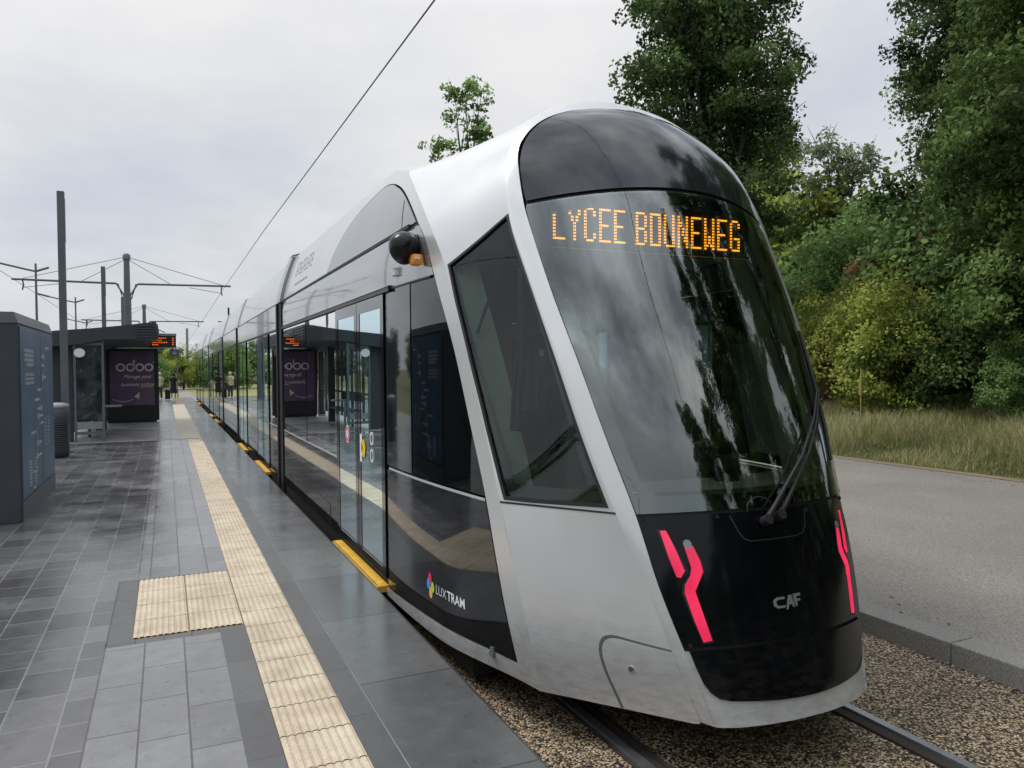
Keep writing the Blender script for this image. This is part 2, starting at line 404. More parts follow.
# ------------------------------------------------------------------ tram body surfaces
XC = 2.87
def hermite(xs, ys):
    xs = np.array(xs, float); ys = np.array(ys, float); m = np.gradient(ys, xs)
    def f(x):
        x = np.asarray(x, float); i = np.clip(np.searchsorted(xs, x)-1, 0, len(xs)-2)
        hh = xs[i+1]-xs[i]; t = (x-xs[i])/hh
        r = ((1+2*t)*(1-t)**2*ys[i]+t*(1-t)**2*hh*m[i]+t*t*(3-2*t)*ys[i+1]+t*t*(t-1)*hh*m[i+1])
        r = np.where(t < 0, ys[i]+m[i]*(x-xs[i]), r); return np.where(t > 1, ys[i+1]+m[i+1]*(x-xs[i+1]), r)
    return f
g1 = hermite([-.12, .27, .908, 1.71, 2.64, 3.08, 3.43, 3.6], [2.85, 2.99, 3.243, 3.61, 4.10, 4.305, 4.455, 4.53])
H1X = hermite([-.12, .027, .27, .735, .908, 1.3, 1.711, 2.109, 2.45, 2.64, 2.76], [.50, .524, .592, .688, .704, .775, .832, .882, .905, .910, .908])
ARC = 3.415
def h1x(z):
    z = np.asarray(z, float); u = np.clip((z-2.76)/(ARC-2.76), 0, 1)
    return np.where(z < 2.76, H1X(z), .908*np.maximum(1-u**2.35, 0)**(1/2.1))
def archz(x): return 2.76+(ARC-2.76)*np.maximum(1-(np.abs(x)/.908)**2.1, 0)**(1/2.35)
bul = hermite([-.12, .27, .9, 1.7, 2.3, 2.64], [.14, .16, .25, .30, .34, .36])
def bulge(z):
    u = np.clip((z-2.64)/(ARC-2.64), 0, 1); return np.where(z < 2.64, bul(z), .36*np.sqrt(np.maximum(1-u**2, 0)))
def frontY(x, z):
    r = np.clip(np.abs(x)/np.maximum(h1x(z), .02), 0, 1.2); return g1(z)-bulge(z)*(1-r**2)
def FR(x, z): return np.stack([XC+x, frontY(x, z), z], -1)
def W(y): return 1.325-.037*np.maximum(5.8-y, 0)**2.1
def sm(a):
    a = np.clip(a, 0, 1); return a*a*(3-2*a)
def half(y, z):
    w = W(y)-.26*(np.maximum(z-2.5, 0)/.92)**1.6
    return w-.10*np.clip(.9-z, 0, 2)**2*sm((4.7-y)/1.0)
def SD(side): return lambda y, z: np.stack([XC+side*half(y, z), y, z], -1)
K3 = np.array([(1.044, 3.67, -.098), (1.085, 3.68, .15), (1.14, 3.745, .5), (1.18, 3.882, .915), (1.203, 4.035, 1.309), (1.226, 4.203, 1.684), (1.25, 4.40, 2.08), (1.265, 4.54, 2.34), (1.275, 4.70, 2.54), (1.255, 4.94, 2.75), (1.22, 5.26, 2.97), (1.15, 5.56, 3.16), (1.0, 5.74, 3.215), (.6, 5.92, 3.265), (0, 6.0, 3.29)])
for k in range(12): K3[k, 0] = half(K3[k, 1], K3[k, 2])
K2 = np.array([(.535, 2.93, -.075), (.620, 3.03, .22), (.695, 3.16, .56), (.785, 3.305, .915), (.862, 3.48, 1.30), (.918, 3.66, 1.70), (.962, 3.87, 2.10), (.995, 4.09, 2.50), (.985, 4.19, 2.72), (.945, 4.28, 2.90), (.865, 4.36, 3.075), (.725, 4.425, 3.24), (.55, 4.48, 3.365), (.32, 4.51, 3.455), (0, 4.525, 3.495)])
k1 = []
for k in range(15):
    if k <= 8: z = K2[k, 2] if k != 8 else 2.70; k1.append((float(h1x(z)), float(g1(z)), z))
    else: x = (0, 0, 0, 0, 0, 0, 0, 0, 0, .875, .80, .67, .50, .29, 0)[k]; z = float(archz(x)); k1.append((x, float(g1(z)), z))
K1 = np.array(k1)
def hoop(K):
    A = np.vstack([K*[-1, 1, 1], K[::-1][1:]]); fs = [hermite(np.arange(len(A)), A[:, i]) for i in range(3)]
    return lambda s: np.stack([XC+fs[0](s), fs[1](s), fs[2](s)], -1)
HP3, HP2, HP1 = hoop(K3), hoop(K2), hoop(K1)
def QU(t, s):
    sag = .05*np.clip(t*(1-t)*4, 0, 1)*np.clip(1-np.abs(s-14)/5., 0, 1)
    P = HP3(s)*(1-t)[..., None]+HP2(s)*t[..., None]; P[..., 2] -= sag; return P
# hoop H4: rear edge of the silver frame behind the cab, as (y,z)
H4 = [(3.84, 0.0), (3.88, .25), (3.945, .6), (4.034, .919), (4.215, 1.35), (4.408, 1.785), (4.619, 2.151), (4.706, 2.305), (4.825, 2.517), (4.99, 2.66), (5.18, 2.80), (5.40, 2.935), (5.62, 3.04), (5.85, 3.12), (6.07, 3.175), (6.29, 3.205), (6.48, 3.208), (6.675, 3.198), (6.88, 3.185), (7.086, 3.16), (7.28, 3.125), (7.462, 3.079), (7.65, 3.015), (7.82, 2.934), (7.97, 2.83), (8.081, 2.712), (8.10, 2.672)]
hy = hermite(np.arange(len(H4)), [p[0] for p in H4]); hz = hermite(np.arange(len(H4)), [p[1] for p in H4])
def h4seg(a, b, n=4): return [(float(hy(t)), float(hz(t))) for t in np.linspace(a, b, int((b-a)*n)+1)]
def h4y(z): return float(np.interp(z, [p[1] for p in H4[:9]], [p[0] for p in H4[:9]]))
CAP = hermite([0, .6, .98, 1.117], [3.43, 3.405, 3.345, 3.30])

# ------------------------------------------------------------------ the tram
tram = empty('tram', (XC, 25, -.33))
tag(tram, 'long silver and black low-floor tram with amber destination sign standing at the platform', 'tram')
def both(fn_builder):
    for side in (-1, 1): fn_builder(side)

# cab: front frame hoop
mb = MB(); S = np.linspace(.05, 27.95, 169)
for a, b in ((0., .5), (.5, 1.)):
    pass
Pm = np.stack([HP1(S), HP1(S)*.35+HP2(S)*.65+np.array([0, -.006, .0]), HP2(S)], 0)
mb.grid(Pm, True)
back = HP1(S)+np.array([0, .05, 0]); mb.grid(np.stack([back, HP1(S)], 0), True)
mb.build('front_frame', M['silver'], tram)
# silver nose lip under the black bumper
lip = [(-.475, -.066), (-.40, -.064), (-.2, -.052), (0, -.046), (.2, -.052), (.40, -.064), (.475, -.066), (.505, -.064), (.522, -.052), (.530, -.03)]
lip += [(float(h1x(z))+.012, z) for z in (.03, .10, .18, .275)]+[(-float(h1x(z))-.012, z) for z in (.275, .18, .10, .03)]+[(-.530, -.03), (-.522, -.052), (-.505, -.064)]
mb = MB(); patch(mb, lip, FR, .05, -.004, .05); 
mb.build('nose_lip', M['silver'], tram)
# bumper, front panel, crown, windshield
def fr_edge(z0, z1, sgn, k, n=10): return [(sgn*(float(h1x(z))-k), z) for z in np.linspace(z0, z1, n)]
bp = [(-.42, .052), (-.2, .046), (0, .044), (.2, .046), (.42, .052), (.47, .062), (.505, .09), (.530, .13), (.553, .2), (.572, .276)]
mid = [(.4, .286), (.2, .296), (0, .300), (-.2, .296), (-.4, .286)]
bp = bp+mid+[(-x, z) for x, z in bp[::-1][:-1]]
mb = MB(); patch(mb, bp, FR, .06, .008, .02); mb.build('bumper_panel', M['black_front'], tram)
zb = lambda x: .905+.028*(1-(x/.7)**2)
zl = lambda x: .29+.022*(1-(x/.6)**2)
fp = [(x, zl(x)) for x in np.linspace(-.588, .588, 13)]+fr_edge(.32, .88, 1, .006)+[(x, zb(x)-.008) for x in np.linspace(.690, -.690, 13)]+fr_edge(.88, .32, -1, .006)
front_panel = None
mb = MB(); patch(mb, fp, FR, .06, .006, .02); front_panel = mb.build('front_panel', M['black_front'], tram)
zt = lambda x: 2.635+.085*(1-(x/.9)**2)
bk = [(x, .26) for x in np.linspace(-.58, .58, 7)]+fr_edge(.3, .96, 1, .004)+[(x, .97) for x in np.linspace(.69, -.69, 7)]+fr_edge(.96, .3, -1, .004)
mb = MB(); patch(mb, bk, FR, .08, -.012, 0); mb.build('seal_backing', M['rubber'], tram); mb = MB()
bk2 = [(x, zt(x)-.03) for x in np.linspace(-.895, .895, 11)]+[(.9, 2.70), (.9, 2.78)]+[(x, zt(x)+.12) for x in np.linspace(.85, -.85, 11)]+[(-.9, 2.78), (-.9, 2.70)]
patch(mb, bk2, FR, .08, -.014, 0); mb.build('seal_backing', M['rubber'], tram)
def arch_pts(k, n=30):
    th = np.linspace(0, pi, n); xs = .908*np.cos(th); 
    return [(x*k, float(archz(x))-.006) for x in xs]
cp = [(x, zt(x)+.026) for x in np.linspace(-.895, .895, 17)]+[(.897, 2.72)]+arch_pts(.985, 41)[1:-1]+[(-.897, 2.72)]
mb = MB(); patch(mb, cp, FR, .05, .002, .012); mb.build('crown_panel', M['crown'], tram)
ws = [(x, zb(x)+.008) for x in np.linspace(-.70, .70, 13)]+fr_edge(.97, 2.60, 1, .003, 16)+[(x, zt(x)) for x in np.linspace(.90, -.90, 17)]+fr_edge(2.60, .97, -1, .003, 16)
zg = lambda x: 1.005+.012*(1-(x/.62)**2)
wi = [(x, zg(x)) for x in np.linspace(-.60, .60, 11)]+[(.628, 1.03)]+fr_edge(1.08, 2.50, 1, .072, 12)+[(.815, 2.545)]+[(x, 2.575+.055*(1-(x/.8)**2)) for x in np.linspace(.79, -.79, 11)]+[(-.815, 2.545)]+fr_edge(2.50, 1.08, -1, .072, 12)+[(-.628, 1.03)]
mb = MB(); patch(mb, ws, FR, .06, .003, 0); windshield = mb.build('windshield', M['windshield'], tram)
mb = MB(); patch(mb, ws, FR, .06, -.004, 0, holes=[wi]); mb.build('glass_border', M['frit'], windshield)
# pink marker lights in the front panel
A_ = [(-.617, .836), (-.590, .838), (-.562, .742), (-.540, .648), (-.563, .615), (-.580, .620), (-.601, .718)]
B_ = [(-.525, .77), (-.485, .765), (-.463, .69), (-.459, .645), (-.487, .592), (-.508, .552), (-.488, .447), (-.466, .326), (-.506, .318), (-.532, .42), (-.556, .545), (-.549, .584), (-.519, .627), (-.509, .662)]
for sx in (-1, 1):
    fl = lambda P: [(x*-sx, z) for x, z in P] if sx == 1 else P
    mb = MB(); patch(mb, fl(A_), FR, .03, .0085, .004); patch(mb, fl(B_), FR, .03, .0085, .004)
    ml = mb.build('marker_light', M['pink'], front_panel)
    grow = lambda P, k: [((x-np.mean([p[0] for p in P]))*k+np.mean([p[0] for p in P]), (z-.6)*1.03+.6) for x, z in P]
    mb = MB(); patch(mb, fl(grow(A_, 1.35)), FR, .04, .0072, .003); patch(mb, fl(grow(B_, 1.22)), FR, .04, .0072, .003); mb.build('light_surround', M['rubber'], front_panel)
    mb = MB(); c0 = (-.508*-sx if sx == 1 else -.508, .774)
    cc = [(c0[0]+.019*math.cos(a), c0[1]+.022*math.sin(a)) for a in np.linspace(0, 2*pi, 17)[:-1]]
    patch(mb, cc, FR, .03, .0095, .004); mb.build('lamp_lens', M['logo_grey'], front_panel)
# maker's badge
Cc = [(.33, 1), (1, 1), (1, .78), (.42, .78), (.24, .66), (.24, .38), (.40, .22), (1.02, .22), (.94, 0), (.30, 0), (0, .25), (0, .75)]
Aa = [(1.02, -.18), (1.20, -.18), (1.32, .22), (1.60, .22), (1.66, -.05), (1.84, -.05), (1.66, 1.08), (1.36, 1.08)]
Af = [(1.92, -.0), (2.10, -.0), (2.10, .40), (2.42, .40), (2.42, .62), (2.10, .62), (2.10, .86), (2.50, .86), (2.50, 1.12), (1.80, 1.12), (1.84, .4)]
mb = MB()
for poly in (Cc, Aa, Af): patch(mb, [(-.128+u*.069, .450+v*.052) for u, v in poly], FR, .03, .0085, .003)
mb.build('maker_badge', M['logo_grey'], front_panel)
# cowl flap, wiper
cw = [(-.287, .905), (-.255, .82), (-.235, .79), (-.20, .777), (.10, .780), (.15, .79), (.178, .82), (.200, .905)]
mb = MB(); inner = [(x*.965-.002, .905-(.905-z)*.955) for x, z in cw]
patch(mb, cw[:]+[(x, z) for x, z in inner[::-1]], FR, .04, .0075, .002); mb.build('flap_gap', M['rubber'], front_panel)
wiper = MB()
def fo(x, z, o): 
    p = FR(np.array([x]), np.array([z]))[0]; return (p[0], p[1]-o*.9, p[2]+o*.42)
wiper.tube([fo(-.109, .866, .03), fo(-.05, .93, .05), fo(.25, 1.16, .05), fo(.52, 1.34, .035), fo(.80, 1.52, .03)], [.017, .012, .009, .007, .006], 6)
wiper.tube([fo(-.022, .884, .03), fo(.03, .94, .05), fo(.32, 1.17, .05), fo(.56, 1.33, .035), fo(.815, 1.50, .03)], [.017, .012, .009, .007, .006], 6)
wiper.tube([fo(-.109, .866, .012), fo(-.109, .866, .06)], .026, 12); wiper.tube([fo(-.022, .884, .012), fo(-.022, .884, .06)], .026, 12)
w1 = wiper.build('wiper_arm', M['rubber'], tram)
mb = MB(); mb.tube([fo(.70, 1.10, .012), fo(.76, 1.30, .014), fo(.80, 1.52, .016), fo(.825, 1.72, .014), fo(.845, 1.88, .012)], .010, 6); mb.build('wiper_blade', M['rubber'], w1)
mb = MB(); mb.tube([fo(-.19, .915, .012), fo(-.185, .95, .016), fo(-.16, .975, .02), fo(-.12, .985, .022), fo(-.08, .975, .024), fo(-.055, .95, .03)], .0035, 5); mb.build('washer_hose', M['rubber'], w1)
for (x, z) in ((-.681, .888), (-.35, .90), (.21, .895), (.684, .888), (-.57, .30)):
    mb = MB(); mb.tube([fo(x, z, .007), fo(x, z, .013)], .011, 10); mb.build('panel_screw', M['black_plastic'], front_panel)

# quarter panels (left/right) between the hoops, roof saddle
WIN = [(.05, 3.05), (.30, 3.045), (.62, 3.06), (.955, 3.08), (.962, 4.0), (.966, 5.0), (.972, 6.0), (.978, 6.9), (.985, 7.30), (.60, 7.10), (.045, 6.85), (.02, 6.0), (.012, 5.0), (.02, 4.0), (.04, 3.3)]
def S28(poly): return [(t, 28-s) for t, s in poly]
mb = MB()
lowp = [(0., 0.), (.95, 0.), (.985, .015), (1., .05), (1., 3.0), (0., 3.0)]
upp = [(0., 3.0), (1., 3.0), (1., 9.), (0., 9.)]
def quarter(mb, poly, holes, step, flip):
    # step in param space: scale t so triangles are even
    sc = 2.0
    V = lambda P: [(t*sc, s) for t, s in P]
    patch(mb, V(poly), lambda u, s: QU(u/sc, s), step, 0, .0, flip, [V(h) for h in holes])
qroof = MB()
quarter(qroof, [(0, 9), (1, 9), (1, 19), (0, 19)], [], .2, False)
qroof.build('roof_saddle', M['silver'], tram)
for side in (-1, 1):
    T = (lambda P: P) if side < 0 else S28
    nm = MB(); quarter(nm, T(lowp), [], .15, False)
    qp = nm.build('quarter_panel', M['silver'], tram)
    nm = MB(); quarter(nm, T(upp), [T(WIN)], .15, False); nm.build('window_surround', M['silver'], tram)
    sc = 2.0
    V = lambda P: [(t*sc, s) for t, s in P]
    fn = lambda u, s: QU(u/sc, s)
    nm = MB(); patch(nm, V(T(WIN)), fn, .15, -.012, .0); qw = nm.build('cab_window', M['cab_glass'], tram)
    pane = [(.165, 3.27), (.5, 3.26), (.845, 3.28), (.88, 4.2), (.93, 5.9), (.955, 6.9), (.962, 7.12), (.6, 6.94), (.10, 6.68), (.085, 6.0), (.09, 5.0), (.12, 4.0)]
    nm = MB(); patch(nm, V(T(WIN)), fn, .15, -.016, .0, holes=[V(T(pane))]); nm.build('window_border', M['frit'], qw)
    th = lambda k: [(t if 0 else (t-.5)*k[0]+.5, (s-5)*k[1]+5) for t, s in WIN]
    nm = MB(); patch(nm, V(T(th((1.012, 1.008)))), fn, .15, .004, .016, holes=[V(T(th((.955, .982))))]); nm.build('window_seal', M['rubber'], qw)
    # two dark bars set just behind the glass
    def inq(t, q): return QU(np.array([t]), np.array([q if side < 0 else 28-q]))[0]+np.array([-side*.035, .035, 0])
    nm = MB(); nm.tube([inq(.93, 7.08), inq(.55, 6.25), inq(.14, 5.45)], .010, 6); a = inq(.90, 7.0); nm.box(tuple(a-np.array([.03, .02, .15])), tuple(a+np.array([.03, .02, 0])), bev=.01); nm.build('thin_bar', M['rubber'], qw)
    nm = MB(); nm.tube([inq(.93, 6.35), inq(.76, 5.7), inq(.56, 5.0), inq(.40, 4.45), inq(.30, 4.0)], .038, 8); nm.build('window_bar', M['rubber'], qw)
    # belt seam & lower seam & bumper cover
    nm = MB(); patch(nm, V(T([(.0, 2.985), (1., 2.985), (1., 3.012), (0., 3.012)])), fn, .2, .0025, .003); nm.build('belt_seam', M['rubber'], qp)
    cov = None
    def smooth_poly(P, it=2):
        for _ in range(it):
            Q_ = [P[0]]
            for a, b in zip(P[:-1], P[1:]): Q_ += [(a[0]*.75+b[0]*.25, a[1]*.75+b[1]*.25), (a[0]*.25+b[0]*.75, a[1]*.25+b[1]*.75)]
            P = Q_+[P[-1]]
        return P
    line = smooth_poly([(1., 1.12), (.80, 1.20), (.60, 1.29), (.52, 1.10), (.518, .7), (.54, .3), (.553, .02)])
    line2 = smooth_poly([(1., 1.155), (.80, 1.235), (.585, 1.34), (.497, 1.12), (.495, .7), (.518, .3), (.531, .02)])
    nm = MB(); patch(nm, V(T(line2+line[::-1])), fn, .12, .0025, .003); nm.build('cover_gap', M['groove'], qp)
    nm = MB(); patch(nm, V(T(line+[(.75, .015), (.95, .015), (.985, .025), (1., .06)])), fn, .12, .006, .008); bc = nm.build('bumper_cover', M['silver'], tram)
    p = QU(np.array([.69]), np.array([.81 if side < 0 else 27.19]))[0]
    nm = MB(); nn = np.array([side*.75, -.65, 0]); nm.tube([p+nn*.005, p+nn*.016], .014, 12); nm.build('bolt', M['chrome'], bc)

# body sides of the cab carriage
GUT, CANT, BELT = 2.262, 2.658, .90
for side in (-1, 1):
    fn = SD(side); fl = side < 0   # normal = d/dy x d/dz ; (y,z) -> +x ; flip for the left side
    k3 = hermite(np.arange(12), K3[:12, 1]); k3z = hermite(np.arange(12), K3[:12, 2])
    h3 = [(float(k3(t)), float(k3z(t))) for t in np.linspace(0, 11, 45)]
    sil = [(5.86, -.1), (5.0, -.1), (4.2, -.1)]+h3+[(6.1, 3.30)]+[(y, 3.30) for y in (7, 8.5, 10, 11.42)]+[(11.42, CANT+.012), (8.11, CANT+.012)]+h4seg(0, 25.9)[::-1]+[(4.2, .0), (4.7, -.005), (5.2, -.02), (5.6, -.035), (5.86, -.05)]
    mb = MB(); patch(mb, sil, fn, .09, 0, .015, fl); mb.build('cab_side_frame', M['silver'], tram)
    e = .012
    blk = [(y+e, z) for y, z in h4seg(0.02, 3.0)]+[(h4y(.893)+e, .893), (4.8, .893), (5.73, .893), (5.73, -.035), (5.2, -.014), (4.7, .004), (4.2, .008)]
    mb = MB(); patch(mb, blk, fn, .08, .0, .012, fl); lowp_ = mb.build('cab_side_panel', M['black_gloss'], tram)
    if side < 0:
        # operator's lettering and four-drop emblem
        V, F = text2d('LUX', .088, 0, -.0010); V2, F2 = text2d('TRAM', .088, 0, .0014)
        wx = V[:, 0].max(); kx = .392/(wx+.012+V2[:, 0].max())
        def onside(Vv, y0, z0):
            p = fn(y0-Vv[:, 0]*kx, z0+Vv[:, 1]); p[:, 0] += side*.003; return p
        mb = MB(); mb.add(onside(V, 4.715, .188), [f[::-1] for f in F]); mb.add(onside(V2+[wx+.012, 0], 4.715, .188), [f[::-1] for f in F2])
        mb.build('lettering', M['white'], lowp_)
        for nm_, (dx, dz), col in (('pink', (-.006, .046), (.75, .02, .11)), ('blue', (-.034, .004), (.03, .32, .72)), ('lime', (.034, -.006), (.42, .62, .05)), ('orange', (.006, -.048), (.85, .42, .12))):
            k = (.028, .036) if nm_ in ('blue', 'lime') else (.027, .038)
            dp = [(4.80-dx+k[0]*math.cos(a)*(1-.12*math.sin(a)), .222+dz+k[1]*math.sin(a)) for a in np.linspace(0, 2*pi, 21)[:-1]]
            mb = MB(); patch(mb, dp, fn, .05, .0035 if nm_ in ('pink', 'orange') else .003, 0, fl); mb.build('emblem_drop', paint('emblem_'+nm_, col, .4), lowp_)
    # cab side window behind the frame
    gl = [(y+e, z) for y, z in h4seg(3.0, 6.78)]
    gl = [(h4y(.925)+e, .925)]+[q for q in gl if .93 < q[1] < GUT]+[(h4y(GUT)+e, GUT), (5.12, GUT), (5.12, .925)]
    mb = MB(); patch(mb, gl, fn, .09, -.004, 0, fl); cw_ = mb.build('cab_rear_window', M['tint_glass'], tram)
    hole = [(4.28, 1.05), (4.42, 1.42), (4.58, 1.80), (4.70, 2.0), (4.80, 2.0), (4.62, 1.5), (4.44, 1.05)]
    hole = [(4.16+.0, 1.0), (4.30, 1.30), (4.47, 1.64), (4.58, 1.84), (4.86, 1.84), (4.62, 1.0)]
    mb = MB(); patch(mb, gl, fn, .09, -.010, 0, fl, holes=[hole]); mb.build('window_border', M['frit'], cw_)
    bl = [(y+.5*e, z) for y, z in ((h4y(.90), .893), (h4y(.91), .91))]
    mb = MB(); patch(mb, [(h4y(.893)+e, .896), (h4y(.912)+e, .912), (5.66, .912), (5.66, .896)], fn, .1, .004, .006, fl); mb.build('belt_trim', M['silver'], tram)
    # black pillar zone between window and first door
    mb = MB(); patch(mb, [(5.135, .925), (5.135, GUT), (5.73, GUT), (5.73, .925)], fn, .09, 0, .012, fl); mb.build('door_pillar', M['black_gloss'], tram)
    # cant panel, arch panel, dark joint lines
    cpn = [(y+e, z) for y, z in h4seg(7.0, 8.75) if GUT+.012 < z < CANT-.012]
    cpn = [(h4y(GUT+.014)+e, GUT+.014)]+[q for q in cpn if q[0] < 4.93]+[(float(hy(8.7))+e, CANT-.03), (5.0, CANT-.014), (11.39, CANT-.014), (11.39, GUT+.014)]
    mb = MB(); patch(mb, cpn, fn, .09, 0, .012, fl); mb.build('cant_panel', M['grey_gloss'], tram)
    ap = [(8.095-.02, CANT+.014)]+[(y if y > 6.6 else y+.0, z-.010) for y, z in h4seg(9.2, 25.1)[::-1] if z > CANT+.03]+[(5.06, CANT+.014)]
    ap = [(p[0]-.015, p[1]) if p[0] > 7.0 else ((p[0]+.02, p[1]) if p[0] < 5.9 else p) for p in ap]
    mb = MB(); patch(mb, ap, fn, .09, .002, .012, fl); arch = mb.build('arch_panel', M['grey_arch'], tram)
    mb = MB(); patch(mb, [(5.335, CANT+.02), (5.343, CANT+.02), (5.425, 2.90), (5.417, 2.90)], fn, .1, .004, .003, fl); mb.build('panel_joint', M['rubber'], arch)
    mb = MB(); patch(mb, [(4.99, CANT-.035), (4.94, CANT+.03), (11.41, CANT+.018), (11.41, CANT-.018)], fn, .2, -.008, 0, fl)
    mb.box((XC+side*1.30, 5.12, CANT-.012), (XC+side*1.318, 11.41, CANT+.012)); mb.build('cant_joint', M['rubber'], tram)
    gt = MB(); ys = np.array([4.74, 4.9, 5.1, 5.3, 5.5, 5.8])
    gt.tube([fn(np.array([y]), np.array([GUT+.004]))[0] for y in ys], .010, 5)
    gt.box((XC+side*1.30, 5.55, GUT-.014), (XC+side*1.345, 11.39, GUT+.022), bev=.006); gt.build('gutter', M['black_plastic'], tram)

# roof cap of the cab carriage
xs = np.concatenate([np.linspace(-1.117, -.6, 8), np.linspace(-.45, .45, 7), np.linspace(.6, 1.117, 8)])
def nosey(x):
    a = abs(x); return float(np.interp(a, [0, .6, .98, 1.08, 1.117], [5.90, 5.84, 5.72, 5.66, 5.64]))
mb = MB(); rows = [[tuple(p) for p in HP3(np.linspace(11, 17, len(xs)))]]
for yy in (6.1, 7, 8.5, 11.42): rows.append([(XC+x, yy, float(CAP(abs(x)))) for x in xs])
mb.grid(rows, True, flip=True); mb.build('roof', M['silver_roof'], tram)

# faint lettering on the roof fairing (pale strokes)
mb = MB(); f_ = SD(-1)
def stroke(y0, z0, y1, z1, w=.012):
    d = np.array([y1-y0, z1-z0]); n = np.array([-d[1], d[0]])/np.linalg.norm(d)*w/2
    P = np.array([(y0, z0)+n, (y1, z1)+n, (y1, z1)-n, (y0, z0)-n]); q = f_(P[:, 0], P[:, 1]); q[:, 0] -= .004; mb.add(q, [(0, 1, 2, 3)])
rr = random.Random(3)
for i in range(9):
    y = 10.62-i*.145
    stroke(y, 2.93, y, 3.10, .022); 
    if i % 2 == 0: stroke(y, 3.0, y-.09, 3.0, .018)
    if i % 3 != 1: stroke(y, 2.93, y-.09, 2.93, .018)
    if i % 3 != 2: stroke(y, 3.10, y-.09, 3.10, .018)
mb.build('roof_lettering', M['text_grey'], tram); mb = MB()
stroke(10.5, 2.80, 9.5, 2.80, .022)
mb.build('roof_lettering', M['text_grey'], tram)

# ---- straight carriages: generic side builders
def side_x(side, o=0.): return XC+side*(1.325+o)
def rect_side(mb, side, y0, y1, z0, z1, o=0., t=.03):
    x = side_x(side, o); xi = side_x(side, o-t); mb.box((min(x, xi), y0, z0), (max(x, xi), y1, z1)); return mb
def window_run(side, y0, y1, splits):
    g = MB(); 
    edges = [y0]+list(splits)+[y1]
    for a, b in zip(edges[:-1], edges[1:]):
        x = side_x(side, -.004); g.add([(x, a+.02, .76), (x, b-.02, .76), (x, b-.02, GUT-.02), (x, a+.02, GUT-.02)], [(0, 1, 2, 3)])
    w = g.build('window', M['tint_glass'], tram)
    p = MB()
    for s in splits: rect_side(p, side, s-.022, s+.022, .76, GUT-.02, -.001, .05)
    rect_side(p, side, y0, y0+.03, .74, GUT-.015, .0, .05); rect_side(p, side, y1-.03, y1, .74, GUT-.015, .0, .05)
    rect_side(p, side, y0+.03, y1-.03, .73, .76, .002, .05)
    p.build('window_frame', M['black_gloss'], w)
    q = MB(); rect_side(q, side, y0+.02, y1-.02, .775, .787, .006, .01); q.build('window_sill_trim', M['logo_grey'], w)
def lower_panel(side, y0, y1, flap=None):
    p = MB(); rect_side(p, side, y0, y1, .02, .728, 0, .04); o = p.build('side_panel', M['black_gloss'], tram)
    if flap:
        a, b = flap; q = MB()
        for (ya, yb, za, zb_) in ((a, b, .255, .263), (a, a+.012, .03, .255), (b-.012, b, .03, .255)): rect_side(q, side, ya, yb, za, zb_, .0025, .004)
        q.build('flap_gap', M['rubber'], o)
    return o
def double_door(side, y0, y1, stickers=False):
    ym = (y0+y1)/2
    for a, b in ((y0, ym), (ym, y1)):
        d = MB(); fw = .10
        for (ya, yb, za, zb_) in ((a+.008, a+fw, .03, GUT-.02), (b-fw, b-.008, .03, GUT-.02), (a+fw, b-fw, .03, .10), (a+fw, b-fw, GUT-.12, GUT-.02)): rect_side(d, side, ya, yb, za, zb_, .012, .04)
        o = d.build('door', M['black_gloss'], tram)
        g = MB(); x = side_x(side, .008); g.add([(x, a+fw, .10), (x, b-fw, .10), (x, b-fw, GUT-.12), (x, a+fw, GUT-.12)], [(0, 1, 2, 3)]); g.build('door_glass', M['door_glass'], o)
        if stickers and side < 0:
            def disc(y, z, r, mat, ox, nme='sticker', ry=None):
                m_ = MB(); m_.add([(side_x(side, ox), y+r*math.cos(k), z+(ry or r)*math.sin(k)) for k in np.linspace(0, 2*pi, 21)[:-1]], [tuple(range(20))[::-1]]); m_.build(nme, mat, o)
            if a > y0:
                pinkm = paint('pink_sticker', (.62, .16, .22), .4)
                disc(7.07, 1.06, .085, M['white'], .0135); disc(7.07, 1.06, .075, pinkm, .0142); disc(7.07, 1.06, .04, M['white'], .015)
            else:
                ym_ = paint('yellow_sticker', (.75, .55, .03), .4); redm = paint('red_sticker', (.6, .10, .05), .4)
                rect = MB(); rect.box((side_x(side, .0135)-.001, 6.50, .86), (side_x(side, .0135), 6.57, 1.10)); rect.build('sticker', M['white'], o)
                disc(6.45, .985, .078, ym_, .0145); disc(6.49, .985, .026, redm, .0155)
                for dz in (.12, -.02):
                    V, F = ring2d(0, 0, .038, .056, 18); m_ = MB(); m_.add([(side_x(side, .0135), 6.16+u, .97+dz+v) for u, v in V], F); m_.build('sticker', M['white'], o)
    st = MB(); x0, x1 = sorted((side_x(side, -.02), side_x(side, .078))); st.box((x0, y0+.03, -.085), (x1, y1-.03, -.030), bev=.008); s_ = st.build('step', M['yellow'], tram)
    st = MB(); x0, x1 = sorted((side_x(side, .066), side_x(side, .072))); st.box((x0, y0+.05, -.0295), (x1, y1-.05, -.0265)); st.build('grip_strip', M['rubber'], s_)
def fairing(side, y0, y1):
    fn = SD(side); m_ = MB(); patch(m_, [(y0, CANT+.012), (y1, CANT+.012), (y1, 3.30), (y0, 3.30)], lambda y, z: SD(side)(np.maximum(y, 5.8), z), .4 if y1-y0 > 2 else .2, 0, .01, side < 0)
    return m_
def carriage_top(y0, y1):
    m_ = MB(); m_.grid([[(XC+x, yy, float(CAP(abs(x)))) for x in xs] for yy in (y0, y1)], True, flip=True)
    for side in (-1, 1):
        zz = np.linspace(CANT+.012, 3.30, 14); P = [[tuple(SD(side)(np.array([yy]), np.array([z]))[0]) for z in zz] for yy in (y0, y1)]; m_.grid(P, True, flip=side < 0)
    m_.build('roof', M['silver_roof'], tram)
